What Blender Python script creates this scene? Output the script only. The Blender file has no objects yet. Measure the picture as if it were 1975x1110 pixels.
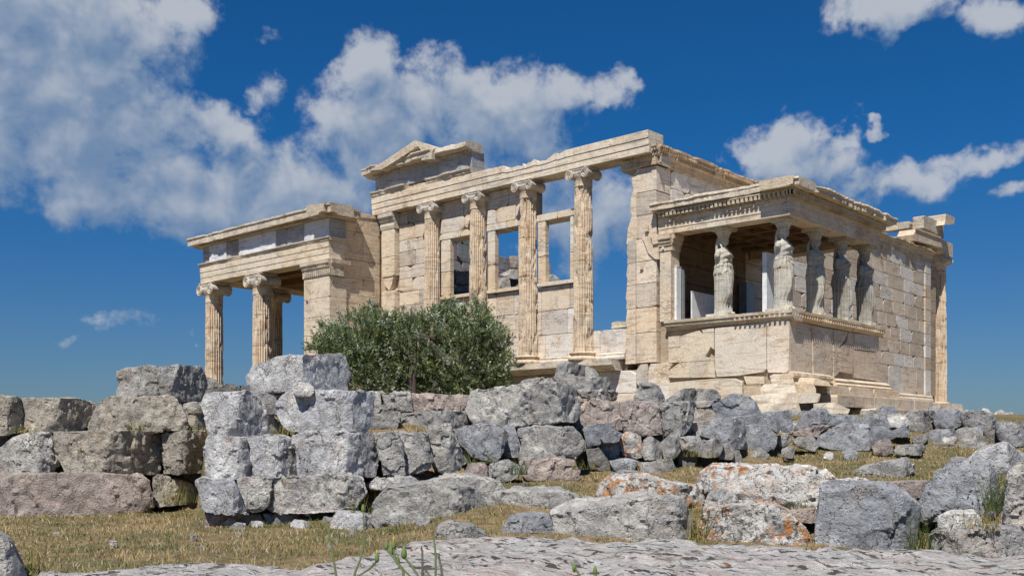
import bpy, bmesh, math, random
import numpy as np
from mathutils import Vector, noise as mnoise
R_ = math.radians
SC = bpy.context.scene
COL = SC.collection

# ------------------------------------------------------------------ camera
CAM = np.array([-21.5102, -14.3635, 0.7513])
YAW, FPX, V0, U0 = 0.7338, 1917.2354, 841.43, 987.5
FW = np.array([math.cos(YAW), math.sin(YAW), 0.0])
RT = np.array([math.sin(YAW), -math.cos(YAW), 0.0])
UP = np.array([0.0, 0.0, 1.0])
cd = bpy.data.cameras.new('camera')
cam = bpy.data.objects.new('camera', cd)
COL.objects.link(cam)
cam.location = CAM
cam.rotation_euler = (math.pi / 2, 0, YAW - math.pi / 2)
cd.sensor_width = 36
cd.lens = FPX / 1975 * 36
cd.shift_y = (V0 - 555) / 1975
cd.clip_start = 0.05
cd.clip_end = 8000
SC.camera = cam

# ------------------------------------------------------------------ light
SUN = Vector((-0.60, -0.25, 1.0)).normalized()
SUN_EL = math.asin(SUN.z)
SUN_ROT = math.atan2(SUN.x, SUN.y)
sd = bpy.data.lights.new('sun', 'SUN')
sd.energy = 4.9
sd.angle = R_(0.5)
sd.color = (1.0, 0.955, 0.875)
so = bpy.data.objects.new('sun', sd)
COL.objects.link(so)
so.location = (0, 0, 60)
so.rotation_euler = SUN.to_track_quat('Z', 'Y').to_euler()
SC.view_settings.view_transform = 'Standard'
SC.view_settings.look = 'None'
SC.view_settings.gamma = 1
SC.view_settings.exposure = 0.2
SC.cycles.max_bounces = 6
SC.cycles.diffuse_bounces = 3
SC.cycles.transparent_max_bounces = 4


class NT:
    """small helper for wiring shader nodes"""
    def __init__(s, tree):
        s.t = tree
        s.n = tree.nodes
        s.l = tree.links

    def new(s, kind, **kw):
        nd = s.n.new(kind)
        for k, v in kw.items():
            setattr(nd, k, v)
        return nd

    def put(s, sock, v):
        if isinstance(v, bpy.types.NodeSocket):
            s.l.new(v, sock)
        else:
            sock.default_value = v

    def math(s, op, a, b=0.0, c=None, clamp=False):
        nd = s.new('ShaderNodeMath', operation=op, use_clamp=clamp)
        s.put(nd.inputs[0], a)
        s.put(nd.inputs[1], b)
        if c is not None:
            s.put(nd.inputs[2], c)
        return nd.outputs[0]

    def vec(s, op, a, b=(0, 0, 0), c=None):
        nd = s.new('ShaderNodeVectorMath', operation=op)
        s.put(nd.inputs[0], a)
        s.put(nd.inputs[1], b)
        if c is not None:
            s.put(nd.inputs[2], c)
        return nd.outputs['Value'] if op in ('DOT_PRODUCT', 'LENGTH') else nd.outputs[0]

    def noise(s, vec, scale, detail=4.0, rough=0.55, dist=0.0, col=False):
        nd = s.new('ShaderNodeTexNoise')
        s.put(nd.inputs['Vector'], vec)
        nd.inputs['Scale'].default_value = scale
        nd.inputs['Detail'].default_value = detail
        nd.inputs['Roughness'].default_value = rough
        nd.inputs['Distortion'].default_value = dist
        return nd.outputs['Color' if col else 'Fac']

    def voro(s, vec, scale, feature='F1', out='Distance'):
        nd = s.new('ShaderNodeTexVoronoi', feature=feature)
        s.put(nd.inputs['Vector'], vec)
        nd.inputs['Scale'].default_value = scale
        return nd.outputs[out]

    def ramp(s, fac, lo, hi, a=0.0, b=1.0):
        nd = s.new('ShaderNodeMapRange', interpolation_type='SMOOTHSTEP')
        s.put(nd.inputs[0], fac)
        for i, v in enumerate((lo, hi, a, b)):
            s.put(nd.inputs[1 + i], v)
        return nd.outputs[0]

    def mix(s, fac, a, b, blend='MIX'):
        nd = s.new('ShaderNodeMix', data_type='RGBA', blend_type=blend)
        s.put(nd.inputs[0], fac)
        for sock, v in ((nd.inputs[6], a), (nd.inputs[7], b)):
            if isinstance(v, tuple) and len(v) == 3:
                v = v + (1.0,)
            s.put(sock, v)
        return nd.outputs[2]

    def bump(s, height, strength, dist, normal=None):
        nd = s.new('ShaderNodeBump')
        nd.inputs['Strength'].default_value = strength
        nd.inputs['Distance'].default_value = dist
        s.put(nd.inputs['Height'], height)
        if normal is not None:
            s.put(nd.inputs['Normal'], normal)
        return nd.outputs[0]


# ------------------------------------------------------------------ sky with clouds (by azimuth and elevation, at infinity)
def azel(u, v):
    a = math.atan2(u - U0, FPX)
    e = math.atan2((V0 - v) * math.cos(a), FPX)
    return math.degrees(a), math.degrees(e)


CLOUDS = [  # centre and radii of each cloud lump as seen in the photograph, and how solid it is
    (40, 30, 190, 130, 1), (215, 70, 160, 95, .8), (345, 30, 90, 50, .7), (50, 215, 195, 135, 1), (200, 160, 110, 70, .9),
    (245, 262, 120, 72, 1), (375, 258, 130, 62, 1), (300, 362, 250, 88, .9), (500, 372, 260, 95, .9), (470, 330, 150, 50, .6), (500, 310, 90, 45, .5),
    (715, 160, 75, 85, 1), (705, 265, 130, 105, 1), (850, 190, 110, 80, 1), (980, 235, 150, 95, .95), (1090, 190, 85, 55, .8),
    (1150, 175, 90, 45, .7), (1205, 150, 50, 28, .5), (1130, 420, 170, 110, .7), (1545, 305, 120, 75, .95), (1610, 265, 52, 34, 1), (1682, 251, 28, 18, .8),
    (1740, 350, 130, 45, .8), (1870, 305, 100, 36, .6), (1960, 378, 50, 24, .6), (1720, 12, 115, 50, .9), (1930, 22, 70, 42, .7),
    (1520, 400, 200, 60, .55), (15, 375, 65, 52, .6), (240, 622, 110, 36, .12), (115, 664, 70, 18, .05), (367, 646, 22, 16, .1),
    (680, 380, 150, 60, .6), (960, 350, 240, 90, .7), (515, 60, 60, 22, .0), (520, 170, 60, 60, .15)]
CLOUDS += [(-500, 200, 300, 200, .8), (2500, 300, 260, 120, .8), (-1300, 350, 500, 220, .8), (3600, 250, 600, 220, .8)]
world = bpy.data.worlds.new('World')
SC.world = world
world.use_nodes = True
world.cycles.sampling_method = 'MANUAL'
world.cycles.sample_map_resolution = 512
wt = world.node_tree
wt.nodes.clear()
g = bpy.data.node_groups.new('cloud_density', 'ShaderNodeTree')
g.interface.new_socket('P', in_out='INPUT', socket_type='NodeSocketVector')
g.interface.new_socket('D', in_out='OUTPUT', socket_type='NodeSocketFloat')
g.interface.new_socket('S', in_out='OUTPUT', socket_type='NodeSocketFloat')
G = NT(g)
gi = g.nodes.new('NodeGroupInput')
go = g.nodes.new('NodeGroupOutput')
wv = G.vec('SCALE', G.vec('SUBTRACT', G.noise(gi.outputs[0], 0.32, 4, 0.6, col=True), (0.5, 0.5, 0.5)))
wv.node.inputs['Scale'].default_value = 3.6
P = G.vec('ADD', gi.outputs[0], wv)
acc = None
for (u, v, ru, rv, wgt) in CLOUDS:
    a0, e0 = azel(u, v)
    da = abs(ru) / FPX * 57.3
    de = abs(rv) / FPX * 57.3
    q = G.vec('MULTIPLY_ADD', P, (1 / da, 1 / de, 0), (-a0 / da, -e0 / de, 0))
    x = G.math('SUBTRACT', wgt, G.vec('DOT_PRODUCT', q, q))
    acc = x if acc is None else G.math('SMOOTH_MAX', acc, x, 0.18)
acc = G.math('MINIMUM', G.math('MAXIMUM', acc, -2.0), 0.75)
n1 = G.noise(gi.outputs[0], 0.36, 9, 0.60, 0.2)
n2 = G.noise(gi.outputs[0], 1.5, 6, 0.65, 0.3)
dens = G.math('ADD', acc, G.math('MULTIPLY', G.math('SUBTRACT', n1, 0.475), 2.7))
dens = G.math('ADD', dens, G.math('MULTIPLY', G.math('SUBTRACT', n2, 0.5), 0.75))
n3 = G.noise(gi.outputs[0], 0.36, 3.6, 0.55, 0.2)
soft = G.math('ADD', acc, G.math('MULTIPLY', G.math('SUBTRACT', n3, 0.475), 2.9))
G.l.new(soft, go.inputs[1])
G.l.new(dens, go.inputs[0])
W = NT(wt)
tc = W.new('ShaderNodeTexCoord').outputs['Generated']
dF = W.vec('DOT_PRODUCT', tc, tuple(FW))
dR = W.vec('DOT_PRODUCT', tc, tuple(RT))
dz = W.new('ShaderNodeSeparateXYZ')
W.l.new(tc, dz.inputs[0])
az = W.math('MULTIPLY', W.math('ARCTAN2', dR, dF), 57.2958)
el = W.math('MULTIPLY', W.math('ARCSINE', dz.outputs[2]), 57.2958)
cb = W.new('ShaderNodeCombineXYZ')
W.l.new(az, cb.inputs[0])
W.l.new(el, cb.inputs[1])


def cloud_d(off):
    nd = W.new('ShaderNodeGroup', node_tree=g)
    W.put(nd.inputs[0], W.vec('ADD', cb.outputs[0], off))
    return nd.outputs


D0, S0 = cloud_d((0, 0, 0))
S1 = cloud_d((-0.6, 1.1, 0))[1]
S2 = cloud_d((-0.9, 2.8, 0))[1]
cover = W.ramp(D0, -0.18, 0.74)
lit = W.math('ADD', W.math('MULTIPLY', W.math('SUBTRACT', S0, S1), 0.50), W.math('MULTIPLY', W.math('SUBTRACT', S0, S2), 0.26))
lit = W.ramp(lit, -0.36, 0.92)
ccol = W.mix(lit, (1.85, 2.85, 4.5), (5.3, 5.7, 6.4))
sky = W.new('ShaderNodeTexSky', sky_type='NISHITA', sun_disc=False)
sky.sun_elevation = SUN_EL
sky.sun_rotation = SUN_ROT
sky.altitude = 150
sky.air_density = 1.0
sky.dust_density = 0.3
sky.ozone_density = 3.0
skc = W.mix(1.0, sky.outputs[0], W.mix(W.ramp(el, 0.0, 17.0), (0.28, 0.41, 0.60), (0.085, 0.45, 0.80)), 'MULTIPLY')
skc = W.mix(W.math('MULTIPLY', cover, 0.93), skc, ccol)
bg = W.new('ShaderNodeBackground')
bg.inputs['Strength'].default_value = 0.08
W.l.new(skc, bg.inputs['Color'])
wo = W.new('ShaderNodeOutputWorld')
W.l.new(bg.outputs[0], wo.inputs[0])

# ------------------------------------------------------------------ materials


def material(name):
    m = bpy.data.materials.new(name)
    m.use_nodes = True
    t = NT(m.node_tree)
    t.n.clear()
    out = t.new('ShaderNodeOutputMaterial')
    p = t.new('ShaderNodeBsdfPrincipled')
    t.l.new(p.outputs[0], out.inputs[0])
    p.inputs['Roughness'].default_value = 0.85
    p.inputs['Specular IOR Level'].default_value = 0.2
    m.diffuse_color = (0.6, 0.55, 0.45, 1)
    return m, t, p


def mat_marble(name, streak=0.35, rough=0.5, base=(0.725, 0.66, 0.565), stain=(0.50, 0.37, 0.25), dirt=0.3, crack=0.35):
    """weathered marble; the mesh attribute 'tint' carries each block's own colour"""
    m, t, p = material(name)
    pos = t.new('ShaderNodeNewGeometry').outputs['Position']
    tint = t.new('ShaderNodeAttribute', attribute_name='tint').outputs['Color']
    big = t.noise(pos, 0.9, 5, 0.62, 0.6)
    mid = t.noise(pos, 4.5, 6, 0.65, 0.3)
    fine = t.noise(pos, 26, 4, 0.6)
    mp = t.new('ShaderNodeMapping')
    mp.inputs['Scale'].default_value = (5.0, 5.0, 0.45)
    t.l.new(pos, mp.inputs[0])
    st = t.noise(mp.outputs[0], 1.6, 5, 0.65)
    mp2 = t.new('ShaderNodeMapping')
    mp2.inputs['Scale'].default_value = (0.35, 0.35, 3.2)
    mp2.inputs['Rotation'].default_value = (0.25, 0.2, 0)
    t.l.new(pos, mp2.inputs[0])
    vein = t.noise(mp2.outputs[0], 2.4, 6, 0.7, 1.6)
    c = t.mix(1.0, base, tint, 'MULTIPLY')
    c = t.mix(t.ramp(big, 0.45, 0.75, 0, 0.55), c, t.mix(1.0, c, (0.84, 0.70, 0.55), 'MULTIPLY'))
    c = t.mix(t.ramp(st, 0.5, 0.72, 0, streak), c, t.mix(1.0, c, tuple(x / 0.62 for x in stain), 'MULTIPLY'))
    c = t.mix(t.ramp(vein, 0.50, 0.64, 0, 0.75), c, t.mix(1.0, c, (0.60, 0.53, 0.47), 'MULTIPLY'))
    gry = t.noise(t.vec('ADD', pos, (11, 4, 6)), 1.3, 6, 0.68, 0.8)
    c = t.mix(t.ramp(gry, 0.50, 0.64, 0, 0.9), c, t.mix(1.0, c, (0.78, 0.80, 0.84), 'MULTIPLY'))
    rust = t.math('MULTIPLY', t.ramp(t.noise(t.vec('ADD', pos, (2, 9, 3)), 2.3, 6, 0.7, 0.9), 0.56, 0.68), 0.55)
    c = t.mix(rust, c, t.mix(1.0, c, (0.80, 0.62, 0.46), 'MULTIPLY'))
    c = t.mix(t.ramp(mid, 0.57, 0.75, 0, dirt * 1.6), c, t.mix(1.0, c, (0.55, 0.50, 0.45), 'MULTIPLY'))
    c = t.mix(t.ramp(fine, 0.35, 0.65, 0, 1), t.mix(1.0, c, (0.88, 0.87, 0.86), 'MULTIPLY'), t.mix(1.0, c, (1.07, 1.07, 1.08), 'MULTIPLY'))
    wp = t.vec('ADD', pos, t.vec('SUBTRACT', t.noise(pos, 1.5, 3, 0.6, col=True), (0.5, 0.5, 0.5)))
    cr = t.math('MULTIPLY', t.ramp(t.voro(wp, 0.75, 'DISTANCE_TO_EDGE'), 0.0, 0.022, 1, 0), t.ramp(big, 0.42, 0.6))
    c = t.mix(t.math('MULTIPLY', cr, crack), c, (0.14, 0.11, 0.08))
    t.l.new(c, p.inputs['Base Color'])
    h = t.math('ADD', t.math('MULTIPLY', mid, 0.7), t.math('MULTIPLY', fine, 0.35))
    h = t.math('SUBTRACT', h, t.math('MULTIPLY', cr, crack))
    t.l.new(t.bump(h, rough, 0.05), p.inputs['Normal'])
    return m


def mat_rock():
    """rubble limestone: object colour is the stone's own colour, its alpha how much lichen grows on it"""
    m, t, p = material('limestone')
    oi = t.new('ShaderNodeObjectInfo')
    pos = t.new('ShaderNodeTexCoord').outputs['Object']
    rv = t.vec('SCALE', (37.0, 91.0, 53.0))
    t.l.new(oi.outputs['Random'], rv.node.inputs['Scale'])
    P = t.vec('ADD', pos, rv)
    big = t.noise(P, 2.2, 5, 0.6, 0.5)
    mid = t.noise(P, 9, 6, 0.68, 0.3)
    fine = t.noise(P, 42, 4, 0.65)
    grit = t.noise(P, 130, 2, 0.6)
    c = oi.outputs['Color']
    c = t.mix(t.ramp(big, 0.38, 0.64), t.mix(1.0, c, (0.80, 0.80, 0.82), 'MULTIPLY'), t.mix(1.0, c, (1.16, 1.14, 1.10), 'MULTIPLY'))
    warm = t.noise(P, 3.1, 4, 0.6, 0.8)
    c = t.mix(t.ramp(warm, 0.55, 0.72, 0, 0.55), c, t.mix(1.0, c, (1.12, 0.92, 0.76), 'MULTIPLY'))
    c = t.mix(t.ramp(mid, 0.40, 0.64), t.mix(1.0, c, (0.78, 0.77, 0.76), 'MULTIPLY'), t.mix(1.0, c, (1.12, 1.12, 1.12), 'MULTIPLY'))
    c = t.mix(t.ramp(fine, 0.35, 0.62, 0, 1), t.mix(1.0, c, (0.82, 0.81, 0.80), 'MULTIPLY'), c)
    chalk = t.math('MULTIPLY', t.ramp(t.noise(t.vec('ADD', P, (9, 2, 7)), 4.2, 5, 0.7, 0.7), 0.55, 0.63), 0.6)
    c = t.mix(chalk, c, t.mix(1.0, c, (1.32, 1.32, 1.33), 'MULTIPLY'))
    # dark weathering crust in spots
    crust = t.math('MULTIPLY', t.ramp(t.noise(P, 17, 5, 0.7, 0.4), 0.58, 0.68), t.ramp(t.noise(P, 1.7, 3, 0.5), 0.40, 0.62))
    c = t.mix(t.math('MULTIPLY', crust, 0.7), c, (0.10, 0.095, 0.085))
    # lichen
    al = oi.outputs['Alpha']
    lw = t.ramp(t.noise(P, 6.5, 5, 0.7, 0.5), 0.40, 0.56)
    c = t.mix(t.math('MULTIPLY', t.math('MULTIPLY', lw, al), 0.8), c, (0.62, 0.60, 0.56))
    lb = t.ramp(t.noise(t.vec('ADD', P, (5, 1, 9)), 24, 4, 0.65, 0.3), 0.53, 0.60)
    lb = t.math('MULTIPLY', lb, t.ramp(t.noise(P, 2.4, 3, 0.5), 0.34, 0.56))
    c = t.mix(t.math('MULTIPLY', t.math('MULTIPLY', lb, al), 0.92), c, (0.045, 0.043, 0.042))
    geo = t.new('ShaderNodeNewGeometry')
    orange = t.ramp(t.noise(t.vec('ADD', P, (3, 7, 2)), 14, 4, 0.65, 0.5), 0.50, 0.57)
    orange = t.math('MULTIPLY', orange, t.ramp(t.noise(t.vec('ADD', P, (8, 8, 1)), 2.2, 3, 0.5), 0.37, 0.50))
    orange = t.math('MULTIPLY', orange, t.ramp(al, 0.45, 0.9))
    c = t.mix(t.math('MULTIPLY', orange, 0.92), c, t.mix(fine, (0.40, 0.155, 0.05), (0.44, 0.22, 0.09)))
    # hairline cracks
    wp = t.vec('ADD', P, t.vec('SCALE', t.vec('SUBTRACT', t.noise(P, 5, 4, 0.65, col=True), (0.5, 0.5, 0.5))))
    wp.node.inputs[1].links[0].from_node.inputs['Scale'].default_value = 0.35
    cr = t.ramp(t.voro(wp, 4.0, 'DISTANCE_TO_EDGE'), 0.0, 0.020, 1, 0)
    cr = t.math('MULTIPLY', cr, t.ramp(warm, 0.38, 0.54))
    c = t.mix(t.math('MULTIPLY', cr, 0.75), c, (0.12, 0.105, 0.09))
    t.l.new(c, p.inputs['Base Color'])
    pit = t.ramp(t.voro(P, 26), 0.05, 0.28)
    h = t.math('ADD', t.math('MULTIPLY', mid, 0.9), t.math('MULTIPLY', fine, 0.5))
    h = t.math('ADD', h, t.math('MULTIPLY', grit, 0.12))
    h = t.math('ADD', h, t.math('MULTIPLY', pit, 0.28))
    h = t.math('SUBTRACT', h, t.math('MULTIPLY', cr, 0.45))
    t.l.new(t.bump(h, 0.8, 0.045), p.inputs['Normal'])
    return m


def mat_slab():
    m, t, p = material('bedrock_stone')
    pos = t.new('ShaderNodeNewGeometry').outputs['Position']
    mp = t.new('ShaderNodeMapping')
    mp.inputs['Rotation'].default_value = (0, 0, -YAW)
    mp.inputs['Scale'].default_value = (1.5, 1, 1)
    t.l.new(pos, mp.inputs[0])
    P = mp.outputs[0]
    big = t.noise(P, 1.6, 5, 0.6, 0.4)
    mid = t.noise(P, 8, 6, 0.66, 0.3)
    fine = t.noise(P, 45, 4, 0.65)
    c = t.mix(t.ramp(big, 0.4, 0.62), (0.52, 0.51, 0.49), (0.545, 0.50, 0.47))
    c = t.mix(t.ramp(mid, 0.42, 0.62), t.mix(1.0, c, (0.82, 0.82, 0.82), 'MULTIPLY'), t.mix(1.0, c, (1.12, 1.12, 1.12), 'MULTIPLY'))
    c = t.mix(t.ramp(fine, 0.35, 0.6, 0, 1), t.mix(1.0, c, (0.82, 0.77, 0.75), 'MULTIPLY'), c)
    sp = t.noise(t.vec('ADD', P, (4, 2, 0)), 10, 4, 0.6, 0.4)
    spm = t.math('MULTIPLY', t.ramp(sp, 0.565, 0.59), t.ramp(t.noise(P, 2.1, 3, 0.5), 0.33, 0.50))
    c = t.mix(t.math('MULTIPLY', spm, 0.93), c, (0.055, 0.048, 0.042))
    og = t.math('MULTIPLY', t.ramp(t.noise(t.vec('ADD', P, (1, 9, 0)), 10, 4, 0.65, 0.5), 0.57, 0.64), t.ramp(t.noise(t.vec('ADD', P, (7, 3, 0)), 1.4, 3, 0.5), 0.5, 0.62))
    c = t.mix(t.math('MULTIPLY', og, 0.75), c, (0.38, 0.17, 0.07))
    h = t.math('ADD', t.math('MULTIPLY', mid, 0.9), t.math('MULTIPLY', fine, 0.45))
    wp = t.vec('ADD', P, t.noise(P, 1.2, 4, 0.65, col=True))
    crk = t.ramp(t.voro(wp, 1.1, 'DISTANCE_TO_EDGE'), 0.0, 0.018, 1, 0)
    c = t.mix(t.math('MULTIPLY', crk, 0.7), c, (0.13, 0.11, 0.09))
    t.l.new(c, p.inputs['Base Color'])
    h = t.math('SUBTRACT', h, t.math('MULTIPLY', crk, 0.12))
    t.l.new(t.bump(t.math('SUBTRACT', h, t.math('MULTIPLY', spm, 0.25)), 1.0, 0.05), p.inputs['Normal'])
    return m


def mat_ground():
    m, t, p = material('dry_earth')
    P = t.new('ShaderNodeNewGeometry').outputs['Position']
    a = t.noise(P, 1.2, 5, 0.6, 0.4)
    b = t.noise(P, 11, 5, 0.65)
    f = t.noise(P, 60, 4, 0.65)
    c = t.mix(t.ramp(a, 0.4, 0.62), (0.31, 0.22, 0.12), (0.17, 0.155, 0.075))
    c = t.mix(t.ramp(b, 0.4, 0.65), t.mix(1.0, c, (0.62, 0.60, 0.58), 'MULTIPLY'), c)
    c = t.mix(t.ramp(f, 0.55, 0.7, 0, 0.6), c, (0.36, 0.29, 0.17))
    t.l.new(c, p.inputs['Base Color'])
    t.l.new(t.bump(t.math('ADD', b, t.math('MULTIPLY', f, 0.5)), 0.8, 0.04), p.inputs['Normal'])
    return m


def mat_leaf(name, trans=0.25, spec=0.3, rough=0.5):
    m, t, p = material(name)
    tint = t.new('ShaderNodeAttribute', attribute_name='tint').outputs['Color']
    t.l.new(tint, p.inputs['Base Color'])
    p.inputs['Roughness'].default_value = rough
    p.inputs['Specular IOR Level'].default_value = spec
    tr = t.new('ShaderNodeBsdfTranslucent')
    t.l.new(tint, tr.inputs[0])
    mx = t.new('ShaderNodeMixShader')
    mx.inputs[0].default_value = trans
    t.l.new(p.outputs[0], mx.inputs[1])
    t.l.new(tr.outputs[0], mx.inputs[2])
    t.l.new(mx.outputs[0], t.n['Material Output'].inputs[0])
    return m


def mat_plain(name, colr, rough=0.6, metal=0.0):
    m, t, p = material(name)
    P = t.new('ShaderNodeTexCoord').outputs['Object']
    n = t.noise(P, 6, 4, 0.6)
    c = t.mix(t.ramp(n, 0.35, 0.7), colr, tuple(x * 0.8 for x in colr))
    t.l.new(c, p.inputs['Base Color'])
    p.inputs['Roughness'].default_value = rough
    p.inputs['Metallic'].default_value = metal
    return m


M_WALL = mat_marble('marble_wall', 0.25, 0.45)
M_COL = mat_marble('marble_column', 0.85, 0.7, (0.68, 0.56, 0.42), (0.30, 0.20, 0.12), 0.5, 0.0)
M_CORN = mat_marble('marble_cornice', 0.4, 0.8, (0.66, 0.60, 0.51), (0.40, 0.34, 0.27), 0.75, 0.1)
M_STAT = mat_marble('marble_statue', 0.6, 0.25, (0.59, 0.565, 0.495), (0.35, 0.325, 0.265), 0.22, 0.0)
M_FRZ = mat_marble('grey_limestone', 0.15, 0.3, (0.42, 0.435, 0.46), (0.40, 0.40, 0.41), 0.2)
M_DARK = mat_marble('stained_shaded_marble', 0.5, 0.6, (0.21, 0.135, 0.08), (0.30, 0.22, 0.15), 0.6)  # brown-stained ceilings; base colour also darkened to deepen the shade under the roof
M_ROCK = mat_rock()
M_SLAB = mat_slab()
M_GROUND = mat_ground()
M_LEAF = mat_leaf('olive_leaf', 0.30, 0.45, 0.42)
M_GRASS = mat_leaf('grass_blade', 0.3, 0.15, 0.7)
M_BARK = mat_plain('bark', (0.12, 0.10, 0.08), 0.9)
M_WHITE = mat_plain('white_paint', (0.78, 0.80, 0.82), 0.5)
M_STEEL = mat_plain('grey_steel', (0.34, 0.36, 0.38), 0.45, 0.4)
M_BLUE = mat_plain('blue_enamel', (0.03, 0.05, 0.16), 0.4)

# ------------------------------------------------------------------ mesh helpers
ORI = {}


class MB:
    def __init__(s):
        s.v, s.f, s.c = [], [], []

    def add(s, vs, fs, col=(1, 1, 1)):
        o = len(s.v)
        s.v += [tuple(map(float, p)) for p in vs]
        for q in fs:
            s.f.append(tuple(i + o for i in q))
            s.c.append(col)

    def box(s, x0, x1, y0, y1, z0, z1, col=(1, 1, 1)):
        s.add([(x, y, z) for z in (z0, z1) for y in (y0, y1) for x in (x0, x1)],
              [(0, 1, 3, 2), (4, 5, 7, 6), (0, 1, 5, 4), (2, 3, 7, 6), (0, 2, 6, 4), (1, 3, 7, 5)], col)

    def prism(s, pl, pts, a0, a1, col=(1, 1, 1)):
        """polygon pts in the plane normal to axis pl, extruded from a0 to a1"""
        def w(p, a):
            return (a, p[0], p[1]) if pl == 'X' else (p[0], a, p[1]) if pl == 'Y' else (p[0], p[1], a)
        n = len(pts)
        s.add([w(p, a0) for p in pts] + [w(p, a1) for p in pts],
              [tuple(range(n)), tuple(range(n, 2 * n))] + [(i, (i + 1) % n, n + (i + 1) % n, n + i) for i in range(n)], col)

    def lathe(s, cx, cy, prof, seg=24, col=(1, 1, 1), rad=None):
        vs, fs = [], []
        for (r, z) in prof:
            for k in range(seg):
                a = 2 * math.pi * k / seg
                rr = r if rad is None else rad(r, z, a)
                vs.append((cx + rr * math.cos(a), cy + rr * math.sin(a), z))
        n = len(prof)
        for i in range(n - 1):
            for k in range(seg):
                k2 = (k + 1) % seg
                fs.append((i * seg + k, i * seg + k2, (i + 1) * seg + k2, (i + 1) * seg + k))
        fs.append(tuple(range(seg)))
        fs.append(tuple((n - 1) * seg + k for k in range(seg)))
        s.add(vs, fs, col)

    def tube(s, pts, rad, seg=8, col=(1, 1, 1)):
        vs, fs = [], []
        n = len(pts)
        for i, p in enumerate(pts):
            p = Vector(p)
            d = (Vector(pts[min(i + 1, n - 1)]) - Vector(pts[max(i - 1, 0)])).normalized()
            a = d.orthogonal().normalized() if i == 0 else (a - d * a.dot(d)).normalized()
            b = d.cross(a)
            r = rad[i] if isinstance(rad, (list, tuple)) else rad
            for k in range(seg):
                t = 2 * math.pi * k / seg
                vs.append(p + a * (r * math.cos(t)) + b * (r * math.sin(t)))
        for i in range(n - 1):
            for k in range(seg):
                k2 = (k + 1) % seg
                fs.append((i * seg + k, i * seg + k2, (i + 1) * seg + k2, (i + 1) * seg + k))
        fs.append(tuple(range(seg)))
        fs.append(tuple((n - 1) * seg + k for k in range(seg)))
        s.add(vs, fs, col)

    def mould(s, A, B, prof, out, n=60, chip=0.3, seed=0, col=(1, 1, 1), drop=0.0, cut=0.0):
        """a profile [(out, up)...] swept from A to B; the outer edge is chipped irregularly"""
        A, B, out = np.array(A, float), np.array(B, float), np.array(out, float)
        m = len(prof)
        top = max(q[1] for q in prof)
        omax = max(q[0] for q in prof)
        vs, fs = [], []
        L = np.linalg.norm(B - A)
        n = max(n, int(L / 0.07))
        for i in range(n + 1):
            t = i / n
            x = t * L
            e = max(0.0, mnoise.fractal(Vector((x * 1.1, seed * 7.3, 1.7)), 0.8, 2.0, 4) * 1.6 + 0.02)
            ci = x * 2.3 + 0.35 * mnoise.noise(Vector((x * 3, seed, 4)))
            hsh = (math.sin(math.floor(ci) * 127.1 + seed * 311.7) * 43758.5453) % 1.0
            bite = max(0.0, hsh - 0.55) * 1.7 * (0.75 + 0.5 * mnoise.noise(Vector((x * 7, seed, 2))))
            e = min(1.0, 0.75 * e + 0.55 * bite) * chip
            d = max(0.0, mnoise.fractal(Vector((x * 1.3, seed * 3.1, 8.2)), 0.8, 2.0, 4) + 0.1) * drop
            for (o, h) in prof:
                k = (h / top) if top > 0 else 0
                j = 0.10 * chip * mnoise.noise(Vector((x * 9, h * 9, seed)))
                oo = o * (1 - e * (0.35 + 0.65 * (o / omax if omax > 0 else 0)) + j) if o > 0 else o
                vs.append(A + (B - A) * t + out * oo + UP * (h - d * max(0, k) ** 3))
        for i in range(n):
            for k in range(m):
                k2 = (k + 1) % m
                fs.append((i * m + k, i * m + k2, (i + 1) * m + k2, (i + 1) * m + k))
        fs.append(tuple(range(m)))
        fs.append(tuple(n * m + k for k in range(m)))
        s.add(vs, fs, col)

    def blk(s, pl, p0, p1, q0, q1, face, depth, rng, col=None, chip=0.1, gap=0.007, jit=0.006):
        """one dressed block of a wall: front face on axis pl at `face`, corners knocked off at random"""
        p0, p1 = min(p0, p1) + gap, max(p0, p1) - gap
        q0, q1 = q0 + gap, q1 - gap
        pts = []
        w, h = p1 - p0, q1 - q0
        for (cx, cy, dx, dy) in ((p0, q0, 1, 1), (p1, q0, -1, 1), (p1, q1, -1, -1), (p0, q1, 1, -1)):
            if rng.random() < 0.42 and chip > 0:
                a = min(rng.uniform(0.1, 1.0) * chip * 1.6, w * 0.4)
                b = min(rng.uniform(0.1, 1.0) * chip, h * 0.4)
                seq = [(cx + dx * a, cy), (cx + dx * a * 0.55, cy + dy * b * 0.35), (cx, cy + dy * b)]
                if (dx, dy) in ((1, 1), (-1, -1)):
                    seq.reverse()
                pts += seq
            else:
                pts.append((cx, cy))
        sgn = 1 if depth > 0 else -1
        f = face + sgn * rng.uniform(0, jit)
        bv = 0.008
        n = len(pts)
        mx, my = (p0 + p1) / 2, (q0 + q1) / 2
        ins = [(x + (bv if x < mx else -bv), y + (bv if y < my else -bv)) for x, y in pts]
        if col is None:
            col = btint(rng)

        def wv(p, a):
            return (a, p[0], p[1]) if pl == 'X' else (p[0], a, p[1])
        s.add([wv(p, f) for p in ins] + [wv(p, f + sgn * bv) for p in pts] + [wv(p, face + depth) for p in pts],
              [tuple(range(n)), tuple(range(2 * n, 3 * n))] +
              [(i, (i + 1) % n, n + (i + 1) % n, n + i) for i in range(n)] +
              [(n + i, n + (i + 1) % n, 2 * n + (i + 1) % n, 2 * n + i) for i in range(n)], col)

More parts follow.
